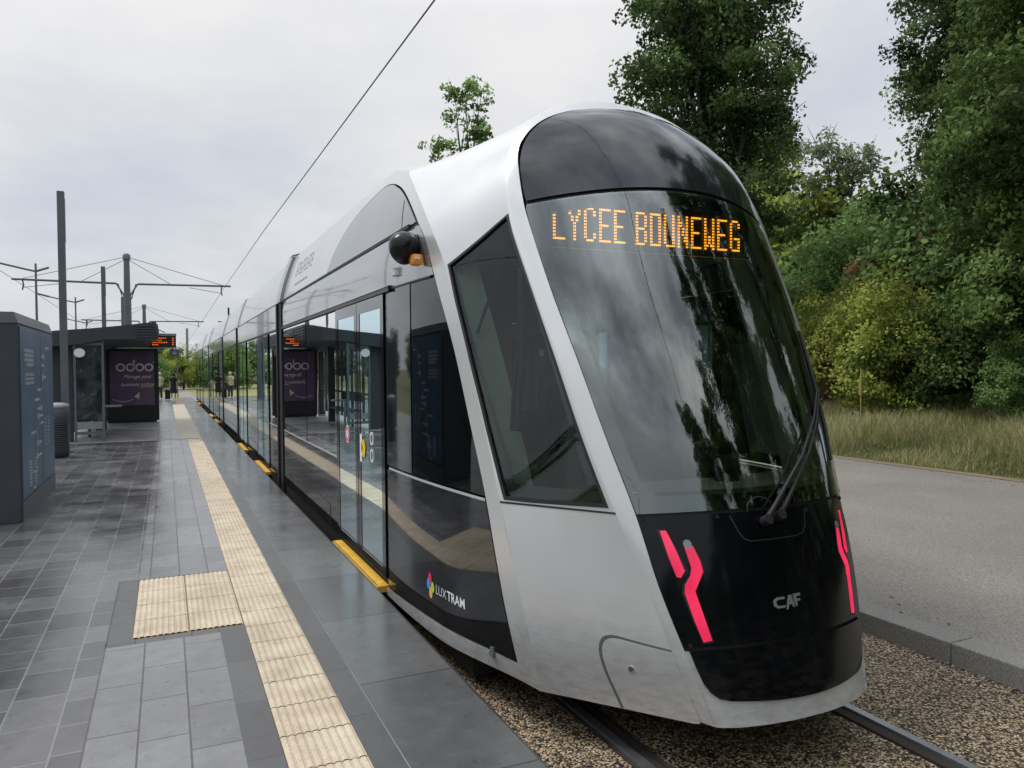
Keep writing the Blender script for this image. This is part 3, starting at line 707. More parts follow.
def cant(side, y0, y1):
    m_ = MB(); rect_side(m_, side, y0, y1, GUT+.016, CANT-.012, 0, .03); m_.build('cant_panel', M['grey_gloss'], tram)
    m_ = MB(); rect_side(m_, side, y0, y1, CANT-.012, CANT+.012, -.008, .02); m_.build('cant_joint', M['rubber'], tram)
    m_ = MB(); rect_side(m_, side, y0, y1, GUT-.016, GUT+.016, .012, .04); m_.build('gutter', M['black_plastic'], tram)
def skirt(side, y0, y1):
    m_ = MB(); rect_side(m_, side, y0, y1, -.22, .018, -.025, .05); m_.build('skirt', M['rubber'], tram)
# first carriage, behind the cab
for side in (-1, 1):
    double_door(side, 5.75, 7.56, True)
    window_run(side, 7.60, 11.40, [9.43])
    lower_panel(side, 7.60, 11.40, (8.0, 10.85)); skirt(side, 5.75, 11.42)
GAPS = [(11.42, 12.02), (18.85, 19.40), (23.95, 24.50), (32.1, 32.7), (37.6, 38.2)]
CARS = [(12.02, 18.85, [(13.05, 14.85), (16.85, 18.55)]), (19.40, 23.95, []), (24.50, 32.1, [(26.2, 28.0), (29.6, 31.4)]), (32.7, 37.6, []), (38.2, 47.6, [(41.0, 42.8), (44.6, 46.2)])]
for side in (-1, 1):
    for (a, b, doors) in CARS:
        cant(side, a, b); skirt(side, a, b)
        pos = a+.05
        for (d0, d1) in doors+[(b-.05, None)]:
            if d0-pos > .5:
                n = max(1, int(round((d0-pos)/1.6)))
                window_run(side, pos, d0, [pos+(d0-pos)*k/n for k in range(1, n)]); lower_panel(side, pos, d0, (pos+.2, d0-.2) if d0-pos > 1.5 else None)
            elif d0 > pos:
                m_ = MB(); rect_side(m_, side, pos, d0, .02, GUT-.016, 0, .03); m_.build('side_panel', M['black_gloss'], tram)
            if d1: double_door(side, d0, d1); pos = d1
for (a, b, doors) in CARS: carriage_top(a, b)
# far end wall, gangway bellows, roof hoops
m_ = MB(); m_.box((XC-1.3, 47.6, -.1), (XC+1.3, 47.75, 3.2)); m_.build('rear_wall', M['silver'], tram)
for gi, (a, b) in enumerate(GAPS):
    ma, mbb = MB(), MB(); n = 5
    for k in range(n):
        y0 = a+(b-a)*k/n+.01; y1 = a+(b-a)*(k+1)/n-.01; o = .0 if k in (0, n-1) else -.03
        for side in (-1, 1): rect_side((ma, mbb)[side > 0], side, y0, y1, -.2, CANT-.01, o+(.014 if gi == 0 else .004), .06)
    ma.build('gangway_bellows', M['rubber'], tram); mbb.build('gangway_bellows', M['rubber'], tram)
    m_ = MB()
    zz = np.linspace(CANT-.02, 3.30, 12)
    for (y0, y1, o, top) in (((a-.02, a+.40, .045, 0), (a+.40, b+.0, -.05, 0)) if gi == 0 else ((a-.02, a+.16, .028, 0), (a+.16, b+.0, -.05, 0))):
        for side in (-1, 1):
            P = []
            for yy in (y0, y1): P.append([tuple(SD(side)(np.array([yy]), np.array([z]))[0]+np.array([side*o, 0, 0])) for z in zz])
            m_.grid(P, True, flip=side < 0, mi=0)
            m_.add([P[0][i] for i in range(12)]+[tuple(np.array(P[0][i])-[side*.08, 0, 0]) for i in range(12)], [(i, i+1, 13+i, 12+i) for i in range(11)])
        m_.grid([[(XC+x*(1+o/1.06), yy, float(CAP(abs(x)))+o*.6) for x in xs] for yy in (y0, y1)], True, flip=True)
    m_.build('roof_hoop', M['grey_arch'] if gi == 0 else M['silver_roof'], tram)
# roof gear
m_ = MB(); m_.box((XC-.5, 34.6, 3.40), (XC+.5, 36.6, 3.52), bev=.03); m_.tube([(XC, 35, 3.55), (XC, 36.4, 3.66), (XC, 35.1, 3.72)], .03, 6); m_.tube([(XC-.8, 35.1, 3.74), (XC+.8, 35.1, 3.74)], .025, 6); m_.build('pantograph', M['dark_metal2'], tram)
m_ = MB(); m_.tube([(XC-.95, 26.8, 3.3), (XC-.95, 26.8, 3.72)], .03, 8); m_.build('antenna', M['rubber'], tram)
# underframe, bogies
m_ = MB(); m_.box((XC-1.15, 4.4, -.27), (XC+1.15, 47.5, -.06)); m_.box((XC-.95, 3.75, -.20), (XC+.95, 4.4, -.07), bev=.03); m_.box((XC-.46, 3.10, -.20), (XC+.46, 3.9, -.075), bev=.05)
m_.build('underframe', M['under'], tram)
# interior: floor, ceiling, seats, poles
m_ = MB(); m_.box((XC-1.26, 5.35, -.03), (XC+1.26, 47.5, .02)); m_.build('saloon_floor', M['interior_floor'], tram)
m_ = MB(); m_.box((XC-1.22, 5.42, 2.30), (XC+1.22, 47.5, 2.34)); m_.build('saloon_ceiling', M['interior_wall'], tram)
for y in (8.3, 9.2, 10.1, 11.9, 15.4, 16.2):
    for side in (-1, 1):
        s_ = MB(); x0 = XC+side*.95; s_.box((x0-.25, y-.22, .42), (x0+.25, y+.22, .50), bev=.03); s_.box((x0-.24, y+.16, .5), (x0+.24, y+.24, 1.08), bev=.03); s_.box((x0-.05, y-.05, .02), (x0+.05, y+.05, .42)); s_.build('passenger_seat', M['seat'], tram)
for y in (5.95, 6.65, 7.4, 12.9, 14.6, 16.9, 18.3):
    for side in (-1, 1):
        s_ = MB(); s_.tube([(XC+side*.92, y, .02), (XC+side*.92, y, 2.3)], .022, 8); s_.build('grab_pole', M['pole_teal'], tram)
# cab interior
m_ = MB(); m_.box((XC-1.16, 4.05, -.03), (XC+1.16, 5.35, .03)); m_.box((XC-.6, 3.4, .2), (XC+.6, 4.05, .24)); m_.build('cab_floor', M['interior_dark'], tram)
m_ = MB()
for x0, x1 in ((-1.12, -.45), (.45, 1.12)): m_.box((XC+x0, 5.30, .03), (XC+x1, 5.36, 2.45))
m_.box((XC-.45, 5.30, 2.02), (XC+.45, 5.36, 2.45)); m_.box((XC-.45, 5.30, .03), (XC+.45, 5.36, 1.0)); m_.build('cab_partition', M['interior_dark'], tram)
m_ = MB(); m_.add([(XC-.45, 5.33, 1.0), (XC+.45, 5.33, 1.0), (XC+.45, 5.33, 2.02), (XC-.45, 5.33, 2.02)], [(0, 1, 2, 3)]); m_.build('partition_glass', M['tint_glass'], tram)
m_ = MB(); P = []
for z, k, o in ((1.02, .93, .10), (1.03, .90, .42), (.98, .86, .62), (.70, .84, .66)):
    P.append([(XC+x*k*(1+.45*o), float(frontY(np.array(x*.70), np.array(.98)))+o+.02, z) for x in np.linspace(-1, 1, 15)*.72])
m_.grid(P, True, flip=False); m_.build('dashboard', M['interior'], tram)
m_ = MB(); m_.box((XC-.30, 3.75, 1.0), (XC+.25, 3.95, 1.20), bev=.03); m_.box((XC-.62, 3.85, 1.0), (XC-.36, 3.95, 1.22), bev=.02); m_.box((XC-.10, 3.30, 1.02), (XC+.03, 3.38, 1.17), bev=.02); m_.build('console', M['black_plastic'], tram)
seat = MB(); seat.box((XC-.26, 4.35, .45), (XC+.26, 4.85, .57), bev=.04); seat.box((XC-.25, 4.80, .55), (XC+.25, 4.93, 1.25), bev=.05); seat.box((XC-.13, 4.80, 1.28), (XC+.13, 4.90, 1.52), bev=.04); seat.tube([(XC, 4.6, .03), (XC, 4.6, .46)], .07, 10); seat.build('driver_seat', M['interior_dark'], tram)
m_ = MB()
for side in (-1, 1):
    ss = np.linspace(1.5, 8.8, 26); ss = ss if side < 0 else 28-ss
    a = HP1(ss)+np.array([-side*.03, .05, 0]); b = HP2(ss)+np.array([-side*.06, .12, 0]); m_.grid(np.stack([a, b], 0), True)
    a = HP3(ss)+np.array([-side*.05, -.02, 0]); b = HP3(ss)+np.array([-side*.06, .22, 0]); m_.grid(np.stack([a, b], 0), True)
    a = HP3(ss)+np.array([-side*.05, -.02, 0]); b = HP3(ss)+np.array([-side*.24, .03, 0]); m_.grid(np.stack([a, b], 0), True)
m_.build('pillar_lining', M['interior'], tram)
m_ = MB(); P = [[(XC+x*k, y, z) for x in np.linspace(-1, 1, 9)] for y, z, k in ((4.02, 2.38, .80), (4.3, 2.45, .9), (5.3, 2.45, 1.08))]; m_.grid(P, True); m_.build('cab_ceiling', M['interior'], tram)
# destination sign behind the windshield: dot-matrix letters
GL = {'L': '10000 10000 10000 10000 10000 10000 10000 10000 10000 10000 11111', 'Y': '10001 10001 10001 01010 01010 00100 00100 00100 00100 00100 00100', 'C': '01110 10001 10001 10000 10000 10000 10000 10000 10001 10001 01110',
      'E': '11111 10000 10000 10000 10000 11110 10000 10000 10000 10000 11111', 'B': '11110 10001 10001 10001 10001 11110 10001 10001 10001 10001 11110', 'O': '11111 10001 10001 10001 10001 10001 10001 10001 10001 10001 11111',
      'U': '10001 10001 10001 10001 10001 10001 10001 10001 10001 10001 01111', 'N': '10001 10001 11001 11001 10101 10101 10101 10011 10011 10001 10001', 'W': '10001 10001 10001 10001 10001 10001 10101 10101 10101 11011 10001', 'G': '01110 10001 10001 10000 10000 10000 10111 10001 10001 10001 01111', ' ': ''}
msg = 'LYCEE BOUNEWEG'
sx0, sx1, sz0, sz1, sy = -.725, .715, 2.437, 2.652, 4.085
box_ = MB(); box_.box((XC-.80, sy+.012, 2.40), (XC+.80, sy+.10, 2.70)); ds = box_.build('destination_display', paint('display_housing', (.035, .040, .040), .4), tram)
led = MB(); cols = []
x = 0.
for ch in msg:
    if ch == ' ': x += 4.; continue
    for r_, row in enumerate(GL[ch].split()):
        on = [c for c in range(5) if row[c] == '1']
        for c in on:
            wdt = 1.45
            led_z = r_
            cols.append((x+c*1.22, led_z, wdt))
    x += 8.1
pitch = (sx1-sx0)/(x-1.8); vz = (sz1-sz0)/11.
for cx_, r_, wdt in cols:
    for h_ in (0, 1):
        X0 = XC+sx0+cx_*pitch+h_*.74*pitch; Z1 = sz1-r_*vz
        w_ = .58*pitch; led.add([(X0, sy, Z1-.60*vz), (X0+w_, sy, Z1-.60*vz), (X0+w_, sy, Z1), (X0, sy, Z1)], [(0, 1, 2, 3)])
led.build('destination_lettering', M['amber'], ds)
# camera-mirror pod on the roof edge
m_ = MB(); c = (XC-1.40, 4.95, 2.475)
prof = [(.104*math.cos(a)*(1+.12*math.sin(a)), .112*math.sin(a)) for a in np.linspace(-pi/2, pi/2, 13)]
m_.lathe(c, prof, 24); m_.tube([(XC-1.36, 4.97, 2.52), (XC-1.24, 5.0, 2.54)], .05, 10); pod = m_.build('camera_pod', paint('pod_black', (.008, .008, .010), .22, spec=.35), tram)
m_ = MB(); m_.box((XC-1.385, 4.82, 2.350), (XC-1.305, 4.91, 2.425), bev=.022); m_.build('turn_signal', M['orange'], pod)
m_ = MB(); m_.box((XC-1.370, 4.817, 2.388), (XC-1.330, 4.822, 2.402)); m_.build('signal_lens', M['white'], pod)
m_ = MB(); m_.box((side_x(-1, .0), 5.38, 2.35), (side_x(-1, .014), 5.43, 2.40), bev=.01); m_.build('side_camera', M['white'], tram)

# ------------------------------------------------------------------ ground, track, platform
def sheet(name, x0, x1, y0, y1, z, mat, kind='structure', nx=1, ny=1):
    m_ = MB(); m_.grid([[(x, y, z) for x in np.linspace(x0, x1, nx+1)] for y in np.linspace(y0, y1, ny+1)], False, flip=True)
    return tag(m_.build(name, mat), kind=kind)
sheet('ground', -600, 600, -400, 900, -.40, M['turf'])
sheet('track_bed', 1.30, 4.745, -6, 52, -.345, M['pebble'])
sheet('track_bed_lawn', 1.0, 4.745, 52, 160, -.345, M['lawn'])
sheet('lawn', -14, 4.745, 50.2, 160, -.335, M['lawn'])
for name_, xr in (('rail', XC-.72), ('rail', XC+.72)):
    m_ = MB(); m_.box((xr-.026, -8, -.346), (xr+.026, 155, -.322), mi=0, bev=0)
    s = -1 if xr > XC else 1
    a, b = sorted((xr+s*.027, xr+s*.085)); m_.box((a, -8, -.346), (b, 155, -.338), mi=1)
    a, b = sorted((xr+s*.086, xr+s*.112)); m_.box((a, -8, -.346), (b, 155, -.330), mi=1)
    a, b = sorted((xr-s*.027, xr-s*.050)); m_.box((a, -8, -.346), (b, 155, -.3385), mi=1)
    o = m_.build(name_, [M['steel_rail'], M['rust_rail'], M['steel_rail']]); tag(o, kind='structure')
# platform
m_ = MB(); m_.box((-6.5, -4, -.40), (1.42, 50.2, -.010)); tag(m_.build('platform', M['concrete']), kind='structure')
PZ = 0.
sheet('platform_edge', .905, 1.425, -4, 50.2, PZ, M['pave_edge'])
sheet('paving_joint', .897, .905, -4, 50.2, PZ-.002, paint('grey_mortar', (.19, .19, .185), .7))
sheet('platform_border', .765, .897, -4, 50.2, PZ-.001, M['pave_border'])
sheet('platform_border', .285, .438, -4, 5.13, PZ-.001, M['pave_border'])
sheet('platform_border', .285, .438, 6.70, 50.2, PZ-.001, M['pave_near'])
sheet('paving', -.365, .285, -4, 5.13, PZ, M['pave_near'])
sheet('paving', -.22, .285, 6.70, 50.2, PZ, M['pave_near'])
sheet('platform_border', -.36, .438, 5.13, 5.22, PZ-.001, M['pave_border'])
sheet('platform_border', -.365, -.222, 5.22, 6.70, PZ-.001, M['pave_border'])
sheet('paving', -6.5, -.365, -4, 19.9, PZ, M['pave_far'])
sheet('paving', -.365, -.22, 6.70, 19.9, PZ, M['pave_far'])
sheet('paving', -6.5, -.22, 27.2, 50.2, PZ, M['pave_far'])
sheet('paving_pale', -6.5, -.22, 20.0, 27.2, PZ-.001, M['pave_pale'])
sheet('paving_line', -6.5, .438, 19.9, 20.0, PZ+.003, M['concrete'])
sheet('under_tactile', -.222, .765, -4, 50.2, PZ-.004, M['tactile_gap'])
def tactile(name, x0, x1, y0, y1, plate, nrib):
    m_ = MB(); y = y0; rr_ = random.Random(5)
    while y < y1-.02:
        ye = min(y+plate, y1); w = (x1-x0)/nrib
        for k in range(nrib):
            a = x0+k*w; dz = rr_.uniform(-.0006, .0006)
            pr_ = [(a+.0005, .0005), (a+.18*w, .0055+dz), (a+.62*w, .0055+dz), (a+.86*w, .0005), (a+w-.0005, .0003)]
            j = rr_.uniform(-.004, .004)
            vs = [(px, yy, PZ+pz) for yy in (y+.005+j*.4, ye-.003) for px, pz in pr_]
            m_.add(vs, [(i, i+1, 6+i, 5+i) for i in range(4)])
        y = ye
    return tag(m_.build(name, M['tactile']), kind='structure')
tactile('tactile_strip', .44, .763, -2.0, 19.9, .325, 9)
tactile('tactile_block', -.217, .103, 5.235, 6.675, .36, 9)
tactile('tactile_block', .112, .432, 5.235, 6.675, .36, 9)
sheet('tactile_band', .26, .765, 20.0, 40., PZ+.0035, paint('worn_cream_paving', (.44, .39, .30), .5, var=.15))
# kerb, road, verge
m_ = MB(); y = -6.
while y < 60:
    L_ = 1.0; yy = y+.37
    m_.box((4.745, yy+.004, -.40), (4.985, yy+L_-.004, -.200), bev=.012); y += L_
tag(m_.build('kerb', M['kerb']), kind='structure')
sheet('road', 4.97, 12.35, -40, 160, -.212, M['asphalt'])
sheet('verge_edge', 12.2, 12.9, -40, 160, -.205, M['sand'])
def vz_(x): return -.20+.95*float(sm(np.array((x-12.5)/8.)))
m_ = MB(); xv = [12.5, 13, 13.5, 14, 15, 16, 17, 18.5, 22, 40, 80]
m_.grid([[(x, y, vz_(x)+.06*math.sin(x*1.7+y*.9)*min(1, (x-12.5)/2)) for x in xv] for y in np.arange(-40, 161, 2.)], True, flip=True); tag(m_.build('verge', M['turf']), kind='structure')

# ------------------------------------------------------------------ vegetation
def leaf_mesh(name, C_, size, mat, tone, up=.5, out=None, aspect=.62, droop=.25):
    """one kite-shaped, slightly folded leaf per centre"""
    n = len(C_); nr = RNG.normal(size=(n, 3)); 
    if out is not None: nr += out*1.1
    nr[:, 2] += up; nr /= np.linalg.norm(nr, axis=1)[:, None]
    a = np.cross(nr, RNG.normal(size=(n, 3))); a /= np.linalg.norm(a, axis=1)[:, None]; b = np.cross(nr, a)
    s = (size*RNG.uniform(.65, 1.35, n))[:, None]
    V = np.empty((n, 4, 3)); V[:, 0] = C_-a*s*.5; V[:, 1] = C_+b*s*aspect*.5+a*s*.05-nr*s*.10; V[:, 2] = C_+a*s*.5-nr*s*droop*.5; V[:, 3] = C_-b*s*aspect*.5+a*s*.05-nr*s*.10
    me = bpy.data.meshes.new(name); me.vertices.add(n*4); me.vertices.foreach_set('co', V.ravel())
    me.loops.add(n*4); me.loops.foreach_set('vertex_index', np.arange(n*4)); me.polygons.add(n); me.polygons.foreach_set('loop_start', np.arange(0, n*4, 4)); me.polygons.foreach_set('loop_total', np.full(n, 4))
    at = me.attributes.new('tone', 'FLOAT', 'FACE'); at.data.foreach_set('value', np.clip(tone, 0, 1).astype(np.float32))
    me.update(); me.validate(); me.materials.append(mat); return me
def crown_points(lobes, n, clump_r, per, seed, shell=.72, gap=0.):
    rg = np.random.default_rng(seed); C_ = []; T = []; O = []
    vol = np.array([l[3]*l[4]*l[5] for l in lobes])**.75; vol /= vol.sum()
    for l, w in zip(lobes, vol):
        c = np.array(l[:3]); r = np.array(l[3:6]); k = max(3, int(n*w))
        d = rg.normal(size=(k, 3)); d /= np.linalg.norm(d, axis=1)[:, None]
        rad = shell+(1.06-shell)*rg.random(k)**.6
        P = c+d*r*rad[:, None]
        for i in range(k):
            cr = clump_r*rg.uniform(.6, 1.35); m = int(per*rg.uniform(.6, 1.3))
            q = rg.normal(size=(m, 3)); q *= (rg.random(m)**.42/np.linalg.norm(q, axis=1))[:, None]; q = q*cr*np.array([1.05, 1.05, .66])+P[i]
            q[:, 2] -= (np.linalg.norm(q[:, :2]-P[i][:2], axis=1)**2)*.35/cr
            base = .42+.24*d[i, 2]+rg.normal()*.24  # upper clumps get lighter leaf colour, painting in light from above
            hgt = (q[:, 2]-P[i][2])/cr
            C_.append(q); T.append(base+.16*hgt+rg.normal(size=m)*.13); O.append(np.repeat(d[i][None], m, 0))  # top of each clump coloured lighter, likewise painted light
    return np.vstack(C_), np.concatenate(T), np.vstack(O)
def limb_mesh(height, r0, lobes, seed, crown_base):
    rg = random.Random(seed); mb = MB()
    pts = [Vector((0, 0, -.3))]; 
    for k in range(1, 7): pts.append(Vector((rg.uniform(-.12, .12)*k*.4, rg.uniform(-.12, .12)*k*.4, height*.86*k/6)))
    mb.tube(pts, [r0*1.25, r0, r0*.85, r0*.68, r0*.5, r0*.32, r0*.12], 9)
    for l in lobes:
        t = Vector(l[:3]); i = min(5, max(1, int(5*max(.15, (t.z-height*.22)/height)))); a = pts[i]
        m = (a+t)/2+Vector((rg.uniform(-.2, .2), rg.uniform(-.2, .2), rg.uniform(-.1, .3)))
        mb.tube([a, m, t], [r0*.42, r0*.26, r0*.07], 6)
        for _ in range(4):
            e = t+Vector((rg.uniform(-1, 1)*l[3], rg.uniform(-1, 1)*l[4], rg.uniform(-.5, 1)*l[5]))*.85
            mb.tube([m.lerp(t, rg.uniform(.3, 1)), e], [r0*.12, r0*.025], 4, caps=False)
    return mb
def make_tree(name, label, cat, lobes, height, r0, nclump, clump_r, per, leaf, mat, seed, loc, rz=0., group=None, shell=.7, up=.5, core=0, twigs=0):
    root = empty(name, (0, 0, 0))
    tk = limb_mesh(height, r0, lobes, seed, 0)
    if twigs:
        rg = random.Random(seed+5)
        for _ in range(twigs):
            l = rg.choice(lobes); a = Vector(l[:3])+Vector((rg.uniform(-.5, .5)*l[3], rg.uniform(-.5, .5)*l[4], l[5]*.4)); tk.tube([a, a+Vector((rg.uniform(-.4, .4), rg.uniform(-.4, .4), l[5]*rg.uniform(.8, 1.3)))], [.02, .005], 4, caps=False)
    tk.build('trunk', M['bark'], root, world=False)
    C_, T, O = crown_points(lobes, nclump, clump_r, per, seed, shell)
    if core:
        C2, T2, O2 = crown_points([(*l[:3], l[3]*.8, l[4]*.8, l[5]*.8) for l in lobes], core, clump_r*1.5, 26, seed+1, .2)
        me = leaf_mesh('crown', np.vstack([C_, C2]), leaf, mat, np.concatenate([T, T2*.25]), up, np.vstack([O, O2]))  # core leaves coloured much darker, painted shade inside the crown
    else: me = leaf_mesh('crown', C_, leaf, mat, T, up, O)
    link('crown', me, root)
    root.location = loc; root.rotation_euler = (0, 0, rz); tag(root, label, cat, group); return root
def at(px, dist, z=0.):
    """a spot on the ground seen in a given bearing and range from the stopping point"""
    a = R(24.52)+math.atan((px-512)/758.); return (dist*math.sin(a), dist*math.cos(a), z)
def rlobes(seed, n, w, z0, z1, r, taper=.6):
    rg = random.Random(seed); out = []
    for k in range(n):
        t = (k+.5)/n; z = z0+(z1-z0)*t; wid = w*(1-abs(t-.42)**1.5*taper*1.6); a = rg.uniform(0, 2*pi)+k*2.4; q = wid*rg.uniform(.35, .75)
        rr_ = r*rg.uniform(.75, 1.2)*(1-.35*t); out.append((q*math.cos(a), q*math.sin(a), z, rr_, rr_, rr_*.8))
    return out
# tall maple behind the tram
lobesA = rlobes(3, 19, 2.2, 5.2, 16.2, 1.45, .12)+[(-1.9, .3, 11.6, 1.2, 1.2, 1.0), (1.9, -.6, 10.6, 1.3, 1.3, 1.1), (-2.0, .6, 9.6, 1.0, 1.0, .9), (1.6, -.4, 12.8, 1.2, 1.2, 1.0)]+[(0, 0, 6, 1.6, 1.6, 2.2), (0, 0, 9, 1.6, 1.6, 2.2), (0, 0, 12, 1.3, 1.3, 1.9)]
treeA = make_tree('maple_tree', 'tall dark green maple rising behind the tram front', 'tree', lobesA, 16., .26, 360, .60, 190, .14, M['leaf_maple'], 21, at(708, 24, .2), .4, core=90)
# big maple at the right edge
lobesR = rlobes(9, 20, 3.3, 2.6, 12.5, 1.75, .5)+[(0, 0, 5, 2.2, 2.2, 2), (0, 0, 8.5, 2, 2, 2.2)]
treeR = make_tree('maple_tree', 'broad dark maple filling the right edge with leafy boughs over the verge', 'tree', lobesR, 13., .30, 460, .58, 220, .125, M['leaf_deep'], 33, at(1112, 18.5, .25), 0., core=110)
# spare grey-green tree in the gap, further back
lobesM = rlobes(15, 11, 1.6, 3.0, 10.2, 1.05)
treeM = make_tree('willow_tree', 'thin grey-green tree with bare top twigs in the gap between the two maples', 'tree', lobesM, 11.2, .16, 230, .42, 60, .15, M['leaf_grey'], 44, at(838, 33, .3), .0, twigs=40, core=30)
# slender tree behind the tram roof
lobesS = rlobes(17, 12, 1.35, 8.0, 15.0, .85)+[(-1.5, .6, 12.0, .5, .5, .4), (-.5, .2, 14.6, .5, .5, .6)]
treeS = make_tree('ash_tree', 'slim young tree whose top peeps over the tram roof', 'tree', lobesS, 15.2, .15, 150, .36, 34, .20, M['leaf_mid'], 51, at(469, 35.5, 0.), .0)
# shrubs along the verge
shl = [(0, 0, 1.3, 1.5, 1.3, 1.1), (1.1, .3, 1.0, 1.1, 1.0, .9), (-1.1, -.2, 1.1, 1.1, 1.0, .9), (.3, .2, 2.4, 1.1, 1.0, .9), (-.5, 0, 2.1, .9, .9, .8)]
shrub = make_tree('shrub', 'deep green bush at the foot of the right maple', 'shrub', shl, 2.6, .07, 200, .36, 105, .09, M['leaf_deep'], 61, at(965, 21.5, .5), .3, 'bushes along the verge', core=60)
BU = 'bushes along the verge'
spots = [
 (812, 25.0, 1.35, 'leaf_mid', 'green bush beside the windshield edge behind the tall mullein spike'),
 (858, 21.0, 1.15, 'leaf_lime', 'yellow-green bush left of centre behind the dry grass'),
 (900, 19.6, 1.1, 'leaf_lime', 'bright yellow-green bush below the rusty shrub'),
 (925, 21.3, 1.42, 'leaf_rust', 'rusty brown withering shrub between green bushes'),
 (850, 27.0, 2.0, 'leaf_mid', 'tall mid-green sumac bush above the yellow-green bushes'),
 (790, 30.0, 1.9, 'leaf_lime', 'lime green bush under the tall maple'),
 (800, 34.0, 3.0, 'leaf_lime', 'small lime green tree in front of the grey-green willow'),
 (1000, 19.8, 1.35, 'leaf_maple', 'dark bush under the right maple close to the frame edge'),
 (955, 22.0, 2.0, 'leaf_mid', 'tall green bush between the rusty shrub and the right maple'),
 (870, 32.0, 2.6, 'leaf_maple', 'dark background bush behind the sumac'),
 (940, 27.0, 2.5, 'leaf_deep', 'dark tall bush behind the yellow-green bush'),
 (1035, 16.8, .62, 'leaf_mid', 'low bright bush hanging over the dry grass at the right frame edge'),
 (770, 28., 1.5, 'leaf_mid', 'green bush half hidden by the tram windshield'),
]
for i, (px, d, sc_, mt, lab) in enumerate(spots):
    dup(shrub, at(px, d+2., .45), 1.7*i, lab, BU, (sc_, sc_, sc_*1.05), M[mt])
# woodland behind
WD = 'trees of the wood behind the verge'
wood = [(935, 36, .72, treeR), (1005, 30, 1.05, treeR), (755, 38, .9, treeA), (960, 42, .95, treeA), (1010, 26, 1.0, treeA), (835, 52, .62, treeR), (1090, 21, 1.05, treeR), (925, 34., .62, treeA)]
wl = ['dark tree deep in the wood above the rusty shrub', 'dark leafy tree filling the wood behind the right maple', 'tree in the wood behind the tall maple', 'tall tree at the back of the wood', 'tree in the wood near the right frame edge', 'dark tree low behind the grey-green willow', 'tree beyond the right frame edge', 'dense tree above the yellow-green bushes']
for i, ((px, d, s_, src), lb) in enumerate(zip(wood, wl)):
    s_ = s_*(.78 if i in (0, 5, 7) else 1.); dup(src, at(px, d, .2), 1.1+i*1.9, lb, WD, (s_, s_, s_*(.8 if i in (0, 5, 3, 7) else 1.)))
# the wood goes on along the road (seen in the windshield)
RW = 'trees along the road mirrored in the windshield'
for i, (x, y, s_, src) in enumerate([(12.9, -8.5, 1.22, treeA), (13.6, -2.6, 1.2, treeA), (14.6, 3.0, 1.15, treeA), (4.6, -19, 1.12, treeA), (9.5, -15, 1.05, treeA), (18.5, -4.5, 1.0, treeR), (18, -13, 1.05, treeR), (15.5, -18, 1.0, treeR), (16, -24, 1.0, treeR), (10, -27, 1.0, treeR), (2, -31, .8, treeR), (-4, -30, .7, treeR), (-10, -28, .7, treeR), (20, 8, 1.1, treeR)]):
    dup(src, (x, y, .2), 2.2*i+.5, 'dark roadside tree mirrored in the windshield glass', RW, (s_, s_, s_))
for i, (x, y, s_) in enumerate([(15, 3, 1.5), (15.5, -1, 1.6), (15.5, -6, 1.7), (15, -11, 1.7), (15, -15, 1.8), (14.5, -20, 1.8), (11, -24, 2.0), (6, -25, 2.0), (1, -26, 2.0), (-4, -26, 2.0), (-9, -25, 2.0)]):
    dup(shrub, (x, y, -.1), i*1.7, 'roadside bush under the trees mirrored in the tram front', 'bushes along the road mirrored in the tram front', (s_, s_, s_*1.2))
for i in range(9):
    s_ = .36+.06*(i % 3); dup(treeR, (-38-3*(i % 2), -34+i*7.5, -.4), i*1.3, 'tree on the far left of the stop mirrored in the cab window', 'trees on the far left mirrored in the cab window', (s_*1.7, s_*1.7, s_))
# far trees past the end of the platform
FT = 'far trees past the platform end'
for i, (x, y, s_, src, mt, lb) in enumerate([(-.4, 108, .60, treeR, 'leaf_far', 'dark far tree above the departure sign'), (5.5, 112, .56, treeR, 'leaf_far', 'dark far tree beside the tram tail'), (10, 104, .62, treeA, 'leaf_far', 'far tree behind the tram tail'), (-6, 118, .62, treeR, 'leaf_far', 'far tree behind the shelter roof')]):
    dup(src, (x, y, -.3), i*1.3, lb, FT, (s_, s_, s_*.78), M[mt])
for i, (x, y, s_, mt, lb) in enumerate([(1.6, 84, 1.35, 'leaf_lime', 'yellow-green far bush right of the hanging loudspeaker'), (-2.2, 80, 1.5, 'leaf_mid', 'green far bush behind the two people'), (4.2, 90, 1.3, 'leaf_lime', 'lime far bush beside the tram tail'), (-5, 86, 1.6, 'leaf_mid', 'green far bush hidden by the poster case')]):
    dup(shrub, (x, y, -.35), i*2.1, lb, FT, (s_, s_, s_*1.1), M[mt])
# low wooded band across the far side of the stop (mirrored in the tram windows)
for i in range(9):
    s_ = .42+.05*(i % 3); dup(treeR, (-24-3*(i % 2), 62+i*11, -.4), i*.9, 'low distant tree across the stop mirrored in the tram windows', 'low trees across the stop', (s_*1.5, s_*1.5, s_))
